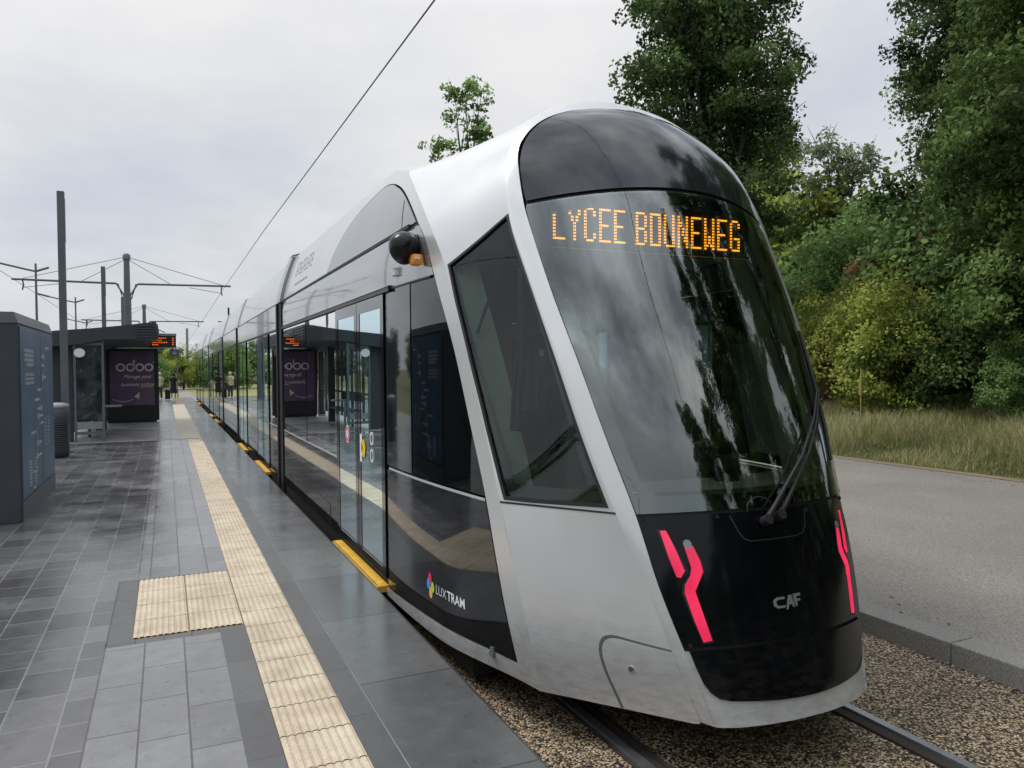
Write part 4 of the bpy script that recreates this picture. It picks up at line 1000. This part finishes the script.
# dry grass verge
def grass(name, n, x0, x1, y0, y1, hmin, hmax, mat, seed, bend=.5, wd=.006, clump=0.):
    rg = np.random.default_rng(seed); x = x0+(x1-x0)*rg.random(n)**1.1; y = rg.uniform(y0, y1, n)
    den = np.sin(x*2.3+1.3*np.sin(y*1.1))+np.sin(y*1.9+x*.7)
    h_ = rg.uniform(hmin, hmax, n)*(.75+.2*den)*np.clip((x-x0)/1.6+.22, .15, 1)
    z = -.20+.95*sm((x-12.5)/8.)-.02
    a = rg.uniform(0, 2*pi, n); bx, by = np.cos(a)*h_*bend*rg.random(n), np.sin(a)*h_*bend*rg.random(n); wx, wy = -np.sin(a)*wd, np.cos(a)*wd
    V = np.empty((n, 5, 3)); B = np.stack([x, y, z], 1)
    V[:, 0] = B+np.stack([wx, wy, 0*wx], 1); V[:, 1] = B-np.stack([wx, wy, 0*wx], 1)
    Mi = B+np.stack([bx*.35, by*.35, h_*.6], 1); V[:, 2] = Mi-np.stack([wx, wy, 0*wx], 1)*.8; V[:, 3] = Mi+np.stack([wx, wy, 0*wx], 1)*.8
    V[:, 4] = B+np.stack([bx, by, h_], 1)
    me = bpy.data.meshes.new(name); me.vertices.add(n*5); me.vertices.foreach_set('co', V.ravel())
    base = np.arange(n)*5; q = np.stack([base, base+1, base+2, base+3], 1); t = np.stack([base+3, base+2, base+4], 1)
    li = np.concatenate([q, t], 1).ravel(); me.loops.add(n*7); me.loops.foreach_set('vertex_index', li)
    ls = np.stack([np.arange(n)*7, np.arange(n)*7+4], 1).ravel(); lt = np.tile([4, 3], n); me.polygons.add(n*2); me.polygons.foreach_set('loop_start', ls); me.polygons.foreach_set('loop_total', lt)
    tone = np.clip(.45+.18*den+rg.normal(size=n)*.2, 0, 1); at_ = me.attributes.new('tone', 'FLOAT', 'FACE'); at_.data.foreach_set('value', np.repeat(tone, 2).astype(np.float32))
    me.update(); me.validate(); return tag(link(name, me, None, [mat]), kind='stuff')
grass('dry_grass', 110000, 12.55, 19.5, 3., 24, .25, .78, M['grass_dry'], 1, .7, .006)
grass('green_weeds', 62000, 12.5, 19.5, 3., 24, .15, .80, M['grass_green'], 2, .8, .009)
grass('dry_grass', 12000, 12.6, 19.5, 24, 60, .3, .9, M['grass_dry'], 3, .7, .012)
def litter(name, n, boxes, mat, size, seed):
    rg = np.random.default_rng(seed); C_ = []
    for (x0, x1, y0, y1, z), w_ in boxes: k_ = int(n*w_); C_.append(np.stack([rg.uniform(x0, x1, k_), rg.uniform(y0, y1, k_), np.full(k_, z)], 1))
    C_ = np.vstack(C_); return tag(link(name, leaf_mesh(name, C_, size, mat, rg.random(len(C_)), 6., None, .7, .1), None), kind='stuff')
litter('fallen_leaves', 130, [((11.6, 12.5, 4, 22, -.200), .45), ((5.0, 5.5, 1, 14, -.200), .15), ((1.5, 4.6, 1, 6, -.335), .15), ((-3, 1.2, 3, 18, .010), .10)], M['leaf_rust'], .045, 6)
# mullein spike standing in the grass
m_ = MB(); mu = at(861, 19.0, .05); m_.tube([mu, (mu[0], mu[1], 1.35)], [.02, .015], 6); m_.tube([(mu[0], mu[1], .95), (mu[0], mu[1], 1.2), (mu[0]+.01, mu[1], 1.55)], [.035, .045, .012], 8)
plant = empty('mullein_plant', mu); tag(plant, 'single tall yellowish mullein spike standing in the dry grass', 'plant')
m_.build('stem', M['leaf_lime'] if False else paint('mullein_spike', (.28, .25, .07), .8), plant)
rg_ = np.random.default_rng(4); P_ = rg_.normal(size=(60, 3))*np.array([.12, .12, .12])+np.array([0, 0, .22]); link('leaves', leaf_mesh('leaves', P_, .22, M['leaf_grey'], rg_.random(60), .6), plant)

# ------------------------------------------------------------------ platform furniture
# map kiosk
k = empty('map_kiosk', (-1.46, 9.8, 0)); tag(k, 'dark grey slab kiosk carrying a blue route map panel on its side', 'kiosk')
m_ = MB(); m_.box((-2.42, 9.80, .0), (-1.475, 12.52, 2.20), bev=.012); m_.build('body', M['dark_metal'], k)
m_ = MB(); m_.add([(-2.42, 9.79, 2.20), (-1.462, 9.79, 2.20), (-1.462, 12.53, 2.20), (-2.42, 12.53, 2.20), (-2.40, 9.84, 2.325), (-1.51, 9.84, 2.325), (-1.50, 12.5, 2.325), (-2.4, 12.5, 2.325), ], [(0, 1, 5, 4), (1, 2, 6, 5), (2, 3, 7, 6), (3, 0, 4, 7), (4, 5, 6, 7)]); m_.build('cap', M['dark_metal'], k)
m_ = MB(); m_.box((-1.476, 9.85, .0), (-1.458, 12.50, .22)); m_.build('plinth', M['mast'], k)
m_ = MB(); m_.box((-1.4765, 9.87, .24), (-1.460, 12.48, 2.17), bev=.004); mp_ = m_.build('map_panel', M['map_blue'], k)
m_ = MB(); m_.box((-1.461, 11.34, .24), (-1.4585, 11.352, 2.17)); m_.build('panel_joint', M['rubber'], k)
m_ = MB(); xm = -1.457
def bar(u0, u1, v0, v1):   # u along the panel 0..1 (near to far), v from the top 0..1
    y0, y1 = 9.87+u0*2.61, 9.87+u1*2.61; z0, z1 = 2.17-v0*1.93, 2.17-v1*1.93
    m_.add([(xm, y0, z0), (xm, y1, z0), (xm, y1, z1), (xm, y0, z1)], [(0, 1, 2, 3)])
rm = random.Random(12)
for r_ in range(4):
    for c_ in range(5):
        if rm.random() < .85: bar(.10+c_*.05, .135+c_*.05, .125+r_*.028, .145+r_*.028)
m_.build('map_title', M['map_white'], mp_); m_ = MB()
for r_ in range(3):
    for c_ in range(6): bar(.10+c_*.042, .13+c_*.042, .27+r_*.026, .287+r_*.026)
m_.build('map_subtitle', M['map_white'], mp_); m_ = MB()
route = [(.80, .05), (.70, .10), (.66, .16), (.68, .22), (.62, .30), (.58, .38), (.52, .44), (.55, .50), (.45, .55), (.48, .60), (.40, .64), (.42, .72), (.40, .80), (.38, .88), (.36, .98)]
for (a, b) in zip(route[:-1], route[1:]):
    n_ = 4
    for q in range(n_):
        t0, t1 = q/n_, (q+1)/n_; u = a[0]+(b[0]-a[0])*t0; u2 = a[0]+(b[0]-a[0])*t1; v = a[1]+(b[1]-a[1])*t0; v2 = a[1]+(b[1]-a[1])*t1
        y0, y1 = 9.87+u*2.61, 9.87+u2*2.61; z0, z1 = 2.17-v*1.93, 2.17-v2*1.93
        m_.add([(xm, y0-.012, z0), (xm, y0+.012, z0), (xm, y1+.012, z1), (xm, y1-.012, z1)], [(0, 1, 2, 3)])
    u, v = b; s_ = rm.choice((-1, 1)); w_ = rm.uniform(.06, .14); bar(min(u+s_*.03, u+s_*(.03+w_)), max(u+s_*.03, u+s_*(.03+w_)), v-.008, v+.008)
    if rm.random() < .6: bar(u-.025, u+.025, v-.018, v+.018)
m_.build('map_route', M['map_white'], mp_); m_ = MB()
for r_ in range(8):
    bar(.66, .70, .58+r_*.024, .590+r_*.024); bar(.76, .80, .57+r_*.024, .580+r_*.024)
m_.build('map_index', M['map_white'], mp_); m_ = MB()
for r_ in range(9): bar(.16, .24, .80+r_*.018, .808+r_*.018); bar(.30, .37, .80+r_*.018, .808+r_*.018)
m_.build('map_print', M['map_white'], mp_)
# litter bin
b_ = empty('litter_bin', (-1.96, 17.0, 0)); tag(b_, 'round dark litter bin with slotted side and pale lid between kiosk and shelter', 'bin')
m_ = MB(); prof = [(.0, .0), (.215, .0), (.215, .05)]
m_.lathe((-1.96, 17, 0), [(.0, .02), (.225, .02), (.225, .20)], 28)
m_.lathe((-1.96, 17, 0), [(.225, .66), (.232, .70), (.232, .96), (.225, .965)], 28); m_.lathe((-1.96, 17, 0), [(.205, .20), (.205, .66)], 28); m_.build('body', M['dark_metal'], b_)
m_ = MB()
for q in range(11): m_.lathe((-1.96, 17, .205+q*.042), [(.207, 0), (.226, .003), (.226, .024), (.207, .027)], 28)
m_.build('slats', M['dark_metal2'], b_)
m_ = MB(); m_.lathe((-1.96, 17, 0), [(.236, .965), (.240, .985), (.22, 1.03), (.12, 1.055), (0., 1.06)], 28); m_.build('lid', M['galv'], b_)
# square posts
p0 = empty('lighting_post', (-1.89, 17.9, 0)); PG = 'square posts along the platform'
tag(p0, 'tallest square grey post, right behind the kiosk and bin', 'post', PG)
m_ = MB(); m_.box((-.065, -.065, 0), (.065, .065, 5.32), bev=.006); m_.build('shaft', M['mast'], p0, world=False)
m_ = MB(); m_.box((-.13, -.13, 0), (.13, .13, .03)); m_.build('base_plate', M['mast'], p0, world=False)
m_ = MB(); m_.box((.0655, -.04, 4.3), (.075, .04, 5.18)); m_.build('light_strip', M['galv'], p0, world=False)
dup(p0, (-1.95, 30.2, 0), None, 'square grey post rising behind the middle of the shelter roof')
dup(p0, (-1.92, 42.5, 0), None, 'farther square grey post just left of the catenary mast')
# shelter
s = empty('tram_shelter', (-1.6, 20.2, 0)); tag(s, 'dark glazed passenger shelter with flat canopy beyond the bin', 'shelter')
m_ = MB()
prof = [(-2.75, 2.52), (-2.3, 2.60), (-1.6, 2.66), (-.9, 2.74), (-.20, 2.84)]; lo = [(-.20, 2.42), (-.28, 2.40), (-.9, 2.42), (-1.35, 2.40), (-1.75, 2.30), (-2.2, 2.25), (-2.75, 2.22)]
pl = prof+lo; n_ = len(pl); y0, y1 = 20.2, 29.0
m_.add([(x, y0, z) for x, z in pl]+[(x, y1, z) for x, z in pl], [tuple(range(n_))[::-1], tuple(range(n_, 2*n_))]+[(i, (i+1) % n_, n_+(i+1) % n_, n_+i) for i in range(n_)]); roof_ = m_.build('canopy', M['dark_metal2'], s)
m_ = MB()
for q in range(5): m_.box((-.19, 20.25, 2.46+q*.075), (-.165, 28.9, 2.49+q*.075))
for q in range(5): m_.box((-.62, 20.17, 2.46+q*.065), (-.2, 20.195, 2.49+q*.065))
m_.build('louvre', M['dark_metal'], roof_)
for (x, y) in ((-2.12, 20.6), (-2.12, 28.4), (-1.66, 24.2)):
    m_ = MB(); m_.box((x-.11, y-.08, 0), (x+.11, y+.08, 2.42), bev=.01); m_.build('column', M['dark_metal2'], s)
m_ = MB(); m_.box((-3.6, 20.72, 0), (-2.26, 20.80, 2.40)); m_.build('side_wall', M['dark_metal2'], s)
# end glazing facing the viewer, with frame and round sign
m_ = MB(); m_.add([(-1.93, 20.3, .22), (-1.36, 20.3, .22), (-1.36, 20.3, 2.28), (-1.93, 20.3, 2.28)], [(0, 1, 2, 3)]); pan = m_.build('glass_panel', M['clear_glass'], s)
m_ = MB(); 
for a_, c_ in (((-1.96, 20.27, .0), (-1.91, 20.33, 2.34)), ((-1.38, 20.27, .0), (-1.33, 20.33, 2.45)), ((-1.91, 20.27, .17), (-1.38, 20.33, .24)), ((-1.91, 20.27, 2.27), (-1.38, 20.33, 2.33))): m_.box(a_, c_)
m_.build('panel_frame', M['mast'], pan)
m_ = MB(); m_.box((-1.91, 20.28, .30), (-1.38, 20.32, .47)); m_.build('frosted_band', M['galv'], pan)
m_ = MB(); m_.add([(-1.83+.115*math.cos(a), 20.26, 2.09+.105*math.sin(a)) for a in np.linspace(0, 2*pi, 25)[:-1]], [tuple(range(24))]); m_.build('round_sign', M['white'], pan)
# back wall: ribbed glazing and mullions
m_ = MB(); m_.add([(-2.1, 20.7, .15), (-2.1, 28.3, .15), (-2.1, 28.3, 2.3), (-2.1, 20.7, 2.3)], [(0, 1, 2, 3)]); bw = m_.build('back_glazing', M['clear_glass'], s)
m_ = MB()
for q in range(11): m_.box((-2.12, 20.9+q*.72, .15), (-2.06, 20.96+q*.72, 2.3))
m_.box((-2.12, 20.7, .9), (-2.07, 28.3, .96)); m_.build('mullion', M['dark_metal'], bw)
m_ = MB(); m_.box((-1.98, 21.4, .43), (-1.52, 24.2, .48), bev=.01); m_.box((-2.02, 21.4, .70), (-1.98, 24.2, .92), bev=.01)
for y in (21.7, 23.9): m_.box((-1.80, y-.03, 0), (-1.74, y+.03, .43))
be = m_.build('bench', M['dark_metal2'], s)
m_ = MB(); m_.tube([(-1.42, 20.9, .80), (-1.0, 20.9, .80)], .03, 8); m_.tube([(-1.40, 20.9, 0), (-1.40, 20.9, .82)], .03, 8); m_.build('lean_rail', M['galv'], s)
# backlit poster case
a = empty('poster_case', (-.99, 27.0, 0)); tag(a, 'black advertising case with purple odoo poster standing under the canopy', 'advertising case')
m_ = MB(); m_.box((-1.74, 27.02, .06), (-.22, 27.30, 2.36), bev=.02); m_.build('case', M['black_plastic'], a)
m_ = MB(); m_.box((-1.70, 27.05, .0), (-.30, 27.25, .06)); m_.build('foot', M['rubber'], a)
m_ = MB(); m_.box((-1.62, 27.008, .56), (-.345, 27.022, 2.28)); po = m_.build('poster', M['ad_purple'], a)
yA = 27.004
def onad(mb, V, F, x0, z0): mb.add([(x0+u, yA, z0+v) for u, v in V], F)
m_ = MB(); r1, r0 = .128, .082
for cx_ in (-1.31, -1.035, -.765, -.50): V, F = ring2d(0, 0, r0, r1); onad(m_, V, F, cx_, 1.765)
m_.add([(-.953, yA, 1.765), (-.907, yA, 1.765), (-.907, yA, 2.0), (-.953, yA, 2.0)], [(0, 1, 2, 3)])
V, F = text2d('TM', .045); onad(m_, V, F, -.40, 1.90); m_.build('poster_logo', M['ad_text'], po)
m_ = MB(); V, F = text2d('Manage your', .165, .35); onad(m_, V*[.95, 1], F, -1.24, 1.42); m_.build('poster_text', M['ad_text'], po); m_ = MB(); V, F = text2d('business', .165, .35); onad(m_, V*[.95, 1], F, -1.32, 1.17); m_.build('poster_text', M['ad_text'], po)
m_ = MB(); V, F = text2d('online', .165, .35); onad(m_, V*[.95, 1], F, -.76, 1.17); m_.add([(-.76, yA, 1.125), (-.40, yA, 1.14), (-.40, yA, 1.155), (-.76, yA, 1.14)], [(0, 1, 2, 3)])
m_.add([(-.95, yA, .82), (-.78, yA, .98), (-.80, yA, .74), (-.86, yA, .80)], [(0, 1, 2, 3)]); m_.build('poster_accent', M['ad_gold'], po)
m_ = MB()
for q in range(9):
    t = q/9; x = -1.55+.60*t; z = .74-.10*math.sin(pi*t*.9)+.06*t; m_.add([(x, yA, z), (x+.04, yA, z-.012), (x+.04, yA, z+.008), (x, yA, z+.02)], [(0, 1, 2, 3)])
m_.build('poster_dashes', M['ad_text'], po)
# departure sign hanging off the canopy
d = empty('departure_sign', (-.1, 22.0, 2.2)); tag(d, 'hanging electronic departure sign with orange text at the end of the canopy', 'sign')
m_ = MB(); m_.box((-.37, 22.0, 2.27), (.255, 22.16, 2.62), bev=.012); bx_ = m_.build('housing', M['black_plastic'], d)
m_ = MB(); m_.box((-.38, 21.97, 2.57), (.265, 22.19, 2.635), bev=.006); m_.box((-.37, 21.985, 2.245), (.255, 22.175, 2.272)); m_.box((-.30, 22.04, 2.60), (-.26, 22.1, 2.84)); m_.tube([(-.3, 22.07, 2.8), (.0, 22.07, 2.66)], .015, 6); m_.build('hood', M['galv'], d)
m_ = MB(); rr_ = random.Random(2)
for row, (xa, xb) in enumerate(((-.32, .02), (-.32, -.12), (-.33, .05), (-.32, -.2))):
    x = xa
    while x < xb: w_ = rr_.uniform(.02, .05); z = 2.50-row*.058; m_.add([(x, 21.995, z), (x+w_, 21.995, z), (x+w_, 21.995, z+rr_.uniform(.022, .034)), (x, 21.995, z+.026)], [(0, 1, 2, 3)]); x += w_+.012
for z in (2.50, 2.44, 2.38, 2.33): m_.add([(.16, 21.995, z), (.20, 21.995, z), (.20, 21.995, z+.03), (.16, 21.995, z+.03)], [(0, 1, 2, 3)])
m_.build('sign_text', M['amber_dim'], d)
m_ = MB(); m_.box((.09, 22.02, 2.03), (.33, 22.14, 2.222), bev=.02); m_.tube([(.16, 22.08, 2.2), (.16, 22.08, 2.26)], .02, 6); lsp = m_.build('loudspeaker', M['mast'], d)
m_ = MB(); m_.tube([(.21, 22.018, 2.12), (.21, 22.00, 2.12)], .055, 12); m_.build('speaker_grille', M['galv'], lsp)
# catenary masts with cantilever arms
cm = empty('catenary_mast', (-1.78, 44.5, 0)); CG = 'catenary masts on the platform'
tag(cm, 'grey catenary mast with long arms and stay wires rising behind the shelter', 'mast', CG)
m_ = MB(); m_.tube([(0, 0, 0), (0, 0, 5.6)], [.20, .19], 12); m_.tube([(0, 0, 5.6), (0, 0, 7.45)], [.16, .14], 12); m_.lathe((0, 0, 7.45), [(.19, 0), (.19, .22), (.12, .32), (0, .33)], 12); m_.build('pole', M['mast'], cm, world=False)
for sx in (-1, 1):
    m_ = MB(); tip = 5.1; m_.tube([(sx*.5, 0, 6.2), (sx*tip, 0, 6.25)], .055, 8); m_.tube([(sx*.5, 0, 6.2), (sx*.15, 0, 5.6)], .045, 6); m_.tube([(sx*.42, 0, 6.2), (sx*.2, 0, 5.4)], .03, 6)
    ar = m_.build('arm', M['mast'], cm, world=False)
    m_ = MB(); m_.tube([(0, 0, 7.6), (sx*4.7, 0, 6.28)], .014, 5); m_.tube([(0, 0, 7.5), (sx*2.1, 0, 6.24)], .014, 5); m_.build('stay_wire', M['wire'], ar, world=False)
    m_ = MB(); m_.tube([(sx*4.65, 0, 6.25), (sx*4.6, 0, 6.0), (sx*4.65, 0, 5.72)], .035, 6); m_.tube([(sx*3.0, 0, 6.1), (sx*4.6, 0, 5.85)], .014, 5); m_.build('wire_hanger', M['wire'], ar, world=False)
dup(cm, (-1.75, 78, 0), None, 'farther catenary mast with arms showing between the posts', CG)
m_ = MB(); m_.tube([(2.2, 92, -.35), (2.2, 92, 6.3)], [.16, .13], 8); fp_ = m_.build('far_pole', M['galv']); tag(fp_, 'pale slender pole in front of the far trees past the platform end', 'pole')
# contact wires
def wire(name, pts, r, label, cat='wire'):
    m_ = MB(); m_.tube(pts, r, 6); return tag(m_.build(name, M['wire']), label, cat)
wire('contact_wire', [(XC, -40, 5.75), (XC, 6, 5.86), (XC, 25, 6.02), (XC, 44.5, 5.98), (XC, 78, 5.72), (XC, 140, 5.7)], .011, 'overhead contact wire running above the tram to the masts')
wire('contact_wire', [(-6.43, -20, 6.4), (-6.43, 44.5, 5.98), (-6.43, 78, 5.72), (-6.43, 120, 5.7)], .011, 'contact wire of the other track left of the posts')
# street lamps on the left
lp = empty('street_lamp', (-6.7, 51, -.35)); LG = 'twin street lamps left of the platform'
tag(lp, 'nearest thin street lamp with slanted arm left of the big post', 'street lamp', LG)
m_ = MB(); m_.tube([(0, 0, 0), (0, 0, 8.2)], [.08, .055], 8); m_.build('pole', M['mast'], lp, world=False)
m_ = MB(); m_.tube([(0, 0, 7.75), (-.5, 0, 7.85), (-2.0, 0, 8.2)], .06, 6); m_.tube([(-1.9, 0, 8.18), (-2.8, 0, 8.42)], .085, 6); m_.build('lamp_arm', M['mast'], lp, world=False)
m_ = MB(); m_.tube([(0, 0, 7.75), (.65, 0, 8.0)], .07, 6); m_.build('lamp_arm', M['mast'], lp, world=False)
dup(lp, (-6.8, 73, -.35), None, 'middle street lamp just right of the big post')
dup(lp, (-8.6, 104, -.35), None, 'farthest street lamp low behind the shelter canopy')
# pole by the tail of the platform and low barrier
m_ = MB(); m_.tube([(.62, 49.9, -.1), (.62, 49.9, 2.4)], .035, 6); tag(m_.build('sign_post', M['mast']), 'thin dark post at the end of the platform beside the woman', 'post')
sheet('path', 1.0, 1.9, 52, 100, -.330, M['asphalt'])

# ------------------------------------------------------------------ people
def skin_body(name, joints, bones, radii, mat, parent):
    me = bpy.data.meshes.new(name); me.from_pydata(joints, bones, []); o = bpy.data.objects.new(name, me); COL.objects.link(o)
    md = o.modifiers.new('skin', 'SKIN')
    for i, r in enumerate(radii): me.skin_vertices[0].data[i].radius = (r, r)
    me.skin_vertices[0].data[0].use_root = True
    sb = o.modifiers.new('sub', 'SUBSURF'); sb.levels = 1; sb.render_levels = 1
    dg = bpy.context.evaluated_depsgraph_get(); dg.update(); nm = bpy.data.meshes.new_from_object(o.evaluated_get(dg))
    bpy.data.objects.remove(o); nm.name = name
    for p in nm.polygons: p.use_smooth = True
    return link(name, nm, parent, [mat])
def person(loc, rz, label, hgt, dress, hair, skirt=True, trousers=None):
    root = empty('person', loc, rz); tag(root, label, 'person'); k_ = hgt/1.7
    J = [(0, 0, .92), (0, 0, 1.12), (0, 0, 1.36), (0, 0, 1.46), (0, -.01, 1.57), (0, 0, 1.68), (-.17, 0, 1.38), (-.22, .02, 1.12), (-.20, -.06, .88), (-.19, -.08, .80), (.17, 0, 1.38), (.22, .02, 1.12), (.20, -.06, .88), (.19, -.08, .80), (-.09, 0, .86), (-.10, -.02, .48), (-.10, .02, .08), (-.10, -.12, .03), (.09, 0, .86), (.10, -.06, .48), (.10, -.02, .08), (.10, -.16, .03)]
    E_ = [(0, 1), (1, 2), (2, 3), (3, 4), (4, 5), (2, 6), (6, 7), (7, 8), (8, 9), (2, 10), (10, 11), (11, 12), (12, 13), (0, 14), (14, 15), (15, 16), (16, 17), (0, 18), (18, 19), (19, 20), (20, 21)]
    Rr = [.13, .12, .14, .055, .085, .07, .055, .042, .032, .028, .055, .042, .032, .028, .085, .055, .038, .035, .085, .055, .038, .035]
    skin_body('body', [tuple(c*k_ for c in j) for j in J], E_, [r*k_ for r in Rr], M['skin'], root)
    m_ = MB(); 
    if skirt: pr = [(.235, .42), (.20, .70), (.175, .95), (.155, 1.10), (.185, 1.28), (.20, 1.38), (.09, 1.46)]
    else: pr = [(.185, .82), (.180, .95), (.165, 1.10), (.185, 1.28), (.20, 1.38), (.09, 1.46)]
    m_.lathe((0, 0, 0), [(r*k_, z*k_) for r, z in pr], 18); 
    for sx in (-1, 1): m_.tube([(sx*.15*k_, 0, 1.37*k_), (sx*.20*k_, .01, 1.22*k_)], [.075*k_, .068*k_], 8)
    o = m_.build('dress' if skirt else 'shirt', dress, root, world=False); 
    for v in o.data.vertices: v.co.y *= .72
    if trousers:
        m_ = MB()
        for sx, dy in ((-1, 0), (1, -.04)): m_.tube([(sx*.09*k_, 0, .92*k_), (sx*.10*k_, dy*k_, .48*k_), (sx*.10*k_, 0, .08*k_)], [.105*k_, .078*k_, .062*k_], 10)
        m_.build('trousers', trousers, root, world=False)
    m_ = MB(); m_.lathe((0, .015*k_, 1.585*k_), [(.02*k_, -.10*k_), (.098*k_, -.06*k_), (.112*k_, .03*k_), (.095*k_, .10*k_), (.05*k_, .135*k_), (0, .145*k_)], 14); m_.build('hair', hair, root, world=False)
    m_ = MB()
    for sx in (-1, 1): m_.box((sx*.10*k_-.045*k_, -.18*k_, 0), (sx*.10*k_+.045*k_, .07*k_, .07*k_), bev=.015)
    m_.build('shoes', M['white'], root, world=False)
    return root
person((.36, 46.6, 0), .2, 'person in a black dress and white shoes standing at the far end of the platform', 1.50, M['cloth_black'], M['hair_dark'])
person((-.34, 47.6, 0), -.4, 'person in a cream top and dark trousers half hidden behind the poster case', 1.52, M['cloth_cream'], M['hair_grey'], False, M['cloth_denim'])
su = empty('suitcase', (.06, 46.9, 0)); tag(su, 'small black suitcase standing between the two people', 'suitcase')
m_ = MB(); m_.box((-.08, 46.8, .04), (.20, 47.0, .56), bev=.03); m_.build('shell', M['cloth_black'], su)
m_ = MB(); m_.tube([(0, 46.9, .56), (0, 46.9, .80), (.12, 46.9, .80), (.12, 46.9, .56)], .012, 6); m_.build('handle', M['mast'], su)
m_ = MB()
for x in (-.04, .16): m_.tube([(x-.012, 46.9, .03), (x+.012, 46.9, .03)], .03, 10)
m_.build('wheels', M['rubber'], su)

# ------------------------------------------------------------------ sky, sun, camera
SUN_EL, SUN_AZ = R(57), R(304)
w = bpy.data.worlds.new('World'); scene.world = w; w.use_nodes = True; t = w.node_tree; t.nodes.clear()
out = t.nodes.new('ShaderNodeOutputWorld'); bg = t.nodes.new('ShaderNodeBackground'); bg.inputs['Strength'].default_value = .1; L(t, bg.outputs[0], out.inputs[0])
sky = t.nodes.new('ShaderNodeTexSky'); sky.sky_type = 'NISHITA'; sky.sun_disc = False; sky.sun_elevation = SUN_EL; sky.sun_rotation = SUN_AZ
tc = t.nodes.new('ShaderNodeTexCoord'); sp = t.nodes.new('ShaderNodeSeparateXYZ'); L(t, tc.outputs['Generated'], sp.inputs[0])
mx_ = N(t, 'ShaderNodeMath', _operation='MAXIMUM'); mx_.inputs[1].default_value = 0.; L(t, sp.outputs['Z'], mx_.inputs[0])
ad_ = N(t, 'ShaderNodeMath', _operation='ADD'); ad_.inputs[1].default_value = .22; L(t, mx_.outputs[0], ad_.inputs[0])
dv = N(t, 'ShaderNodeVectorMath', _operation='DIVIDE'); cb2 = t.nodes.new('ShaderNodeCombineXYZ'); L(t, tc.outputs['Generated'], dv.inputs[0])
for i_ in range(3): L(t, ad_.outputs[0], cb2.inputs[i_])
L(t, cb2.outputs[0], dv.inputs[1])
n1 = noise(t, dv.outputs[0], 1.15, 7, .55); n2 = noise(t, dv.outputs[0], .5, 3, .5)
cl = ramp(t, [(.28, (5.7, 6.1, 6.7)), (.46, (6.8, 7.05, 7.35)), (.62, (7.9, 7.95, 8.05)), (.8, (8.6, 8.5, 8.4))], n1)
tint = ramp(t, [(.35, (.90, .94, 1.0)), (.65, (1.06, 1.04, 1.03))], n2)
c_ = mixc(t, 1., cl.outputs[0], tint.outputs[0], 'MULTIPLY')
zr = ramp(t, [(0., (.98,)*3), (.12, (1.,)*3), (.42, (1.08,)*3), (.60, (1.6,)*3), (1., (2.2,)*3)], mx_.outputs[0])
c_ = mixc(t, 1., c_, zr.outputs[0], 'MULTIPLY')
hi = ramp(t, [(.42, (0, 0, 0)), (.62, (1, 1, 1))], mx_.outputs[0])
n3 = noise(t, dv.outputs[0], 2.6, 6, .6); cc2 = ramp(t, [(.36, (.50, .52, .55)), (.52, (1.0, 1.0, 1.0)), (.66, (1.6, 1.57, 1.53))], n3)
c_ = mixc(t, hi.outputs[0], c_, mixc(t, 1., c_, cc2.outputs[0], 'MULTIPLY'))
fin = mixc(t, .93, sky.outputs[0], c_)
L(t, fin, bg.inputs['Color'])
sl = bpy.data.lights.new('sun', 'SUN'); sl.energy = 1.7; sl.angle = R(20); sl.color = (1., .96, .90)
so = bpy.data.objects.new('sun', sl); COL.objects.link(so)
dirv = Vector((math.sin(SUN_AZ)*math.cos(SUN_EL), math.cos(SUN_AZ)*math.cos(SUN_EL), math.sin(SUN_EL)))
so.rotation_euler = dirv.to_track_quat('Z', 'Y').to_euler(); so.location = dirv*60

cd = bpy.data.cameras.new('camera'); co = bpy.data.objects.new('camera', cd); COL.objects.link(co); scene.camera = co
cd.sensor_width = 36; cd.lens = 758/1024*36; cd.clip_end = 3000; cd.clip_start = .05
yaw, pitch_, roll = R(24.52), R(-1.28), R(-.5)
Fv = Vector((math.sin(yaw)*math.cos(pitch_), math.cos(yaw)*math.cos(pitch_), math.sin(pitch_))); Rv = Vector((math.cos(yaw), -math.sin(yaw), 0)); Uv = Rv.cross(Fv)
r_ = Rv*math.cos(roll)+Uv*math.sin(roll); u_ = -Rv*math.sin(roll)+Uv*math.cos(roll)
mw = Matrix.Identity(4)
for i_ in range(3): mw[i_][0] = r_[i_]; mw[i_][1] = u_[i_]; mw[i_][2] = -Fv[i_]
mw[2][3] = 1.67; co.matrix_world = mw
scene.view_settings.view_transform = 'Standard'; scene.view_settings.look = 'None'; scene.view_settings.exposure = 0; scene.view_settings.gamma = 1
scene.render.engine = 'CYCLES'; scene.cycles.max_bounces = 10; scene.cycles.transparent_max_bounces = 16
scene.render.resolution_x = 1024; scene.render.resolution_y = 768
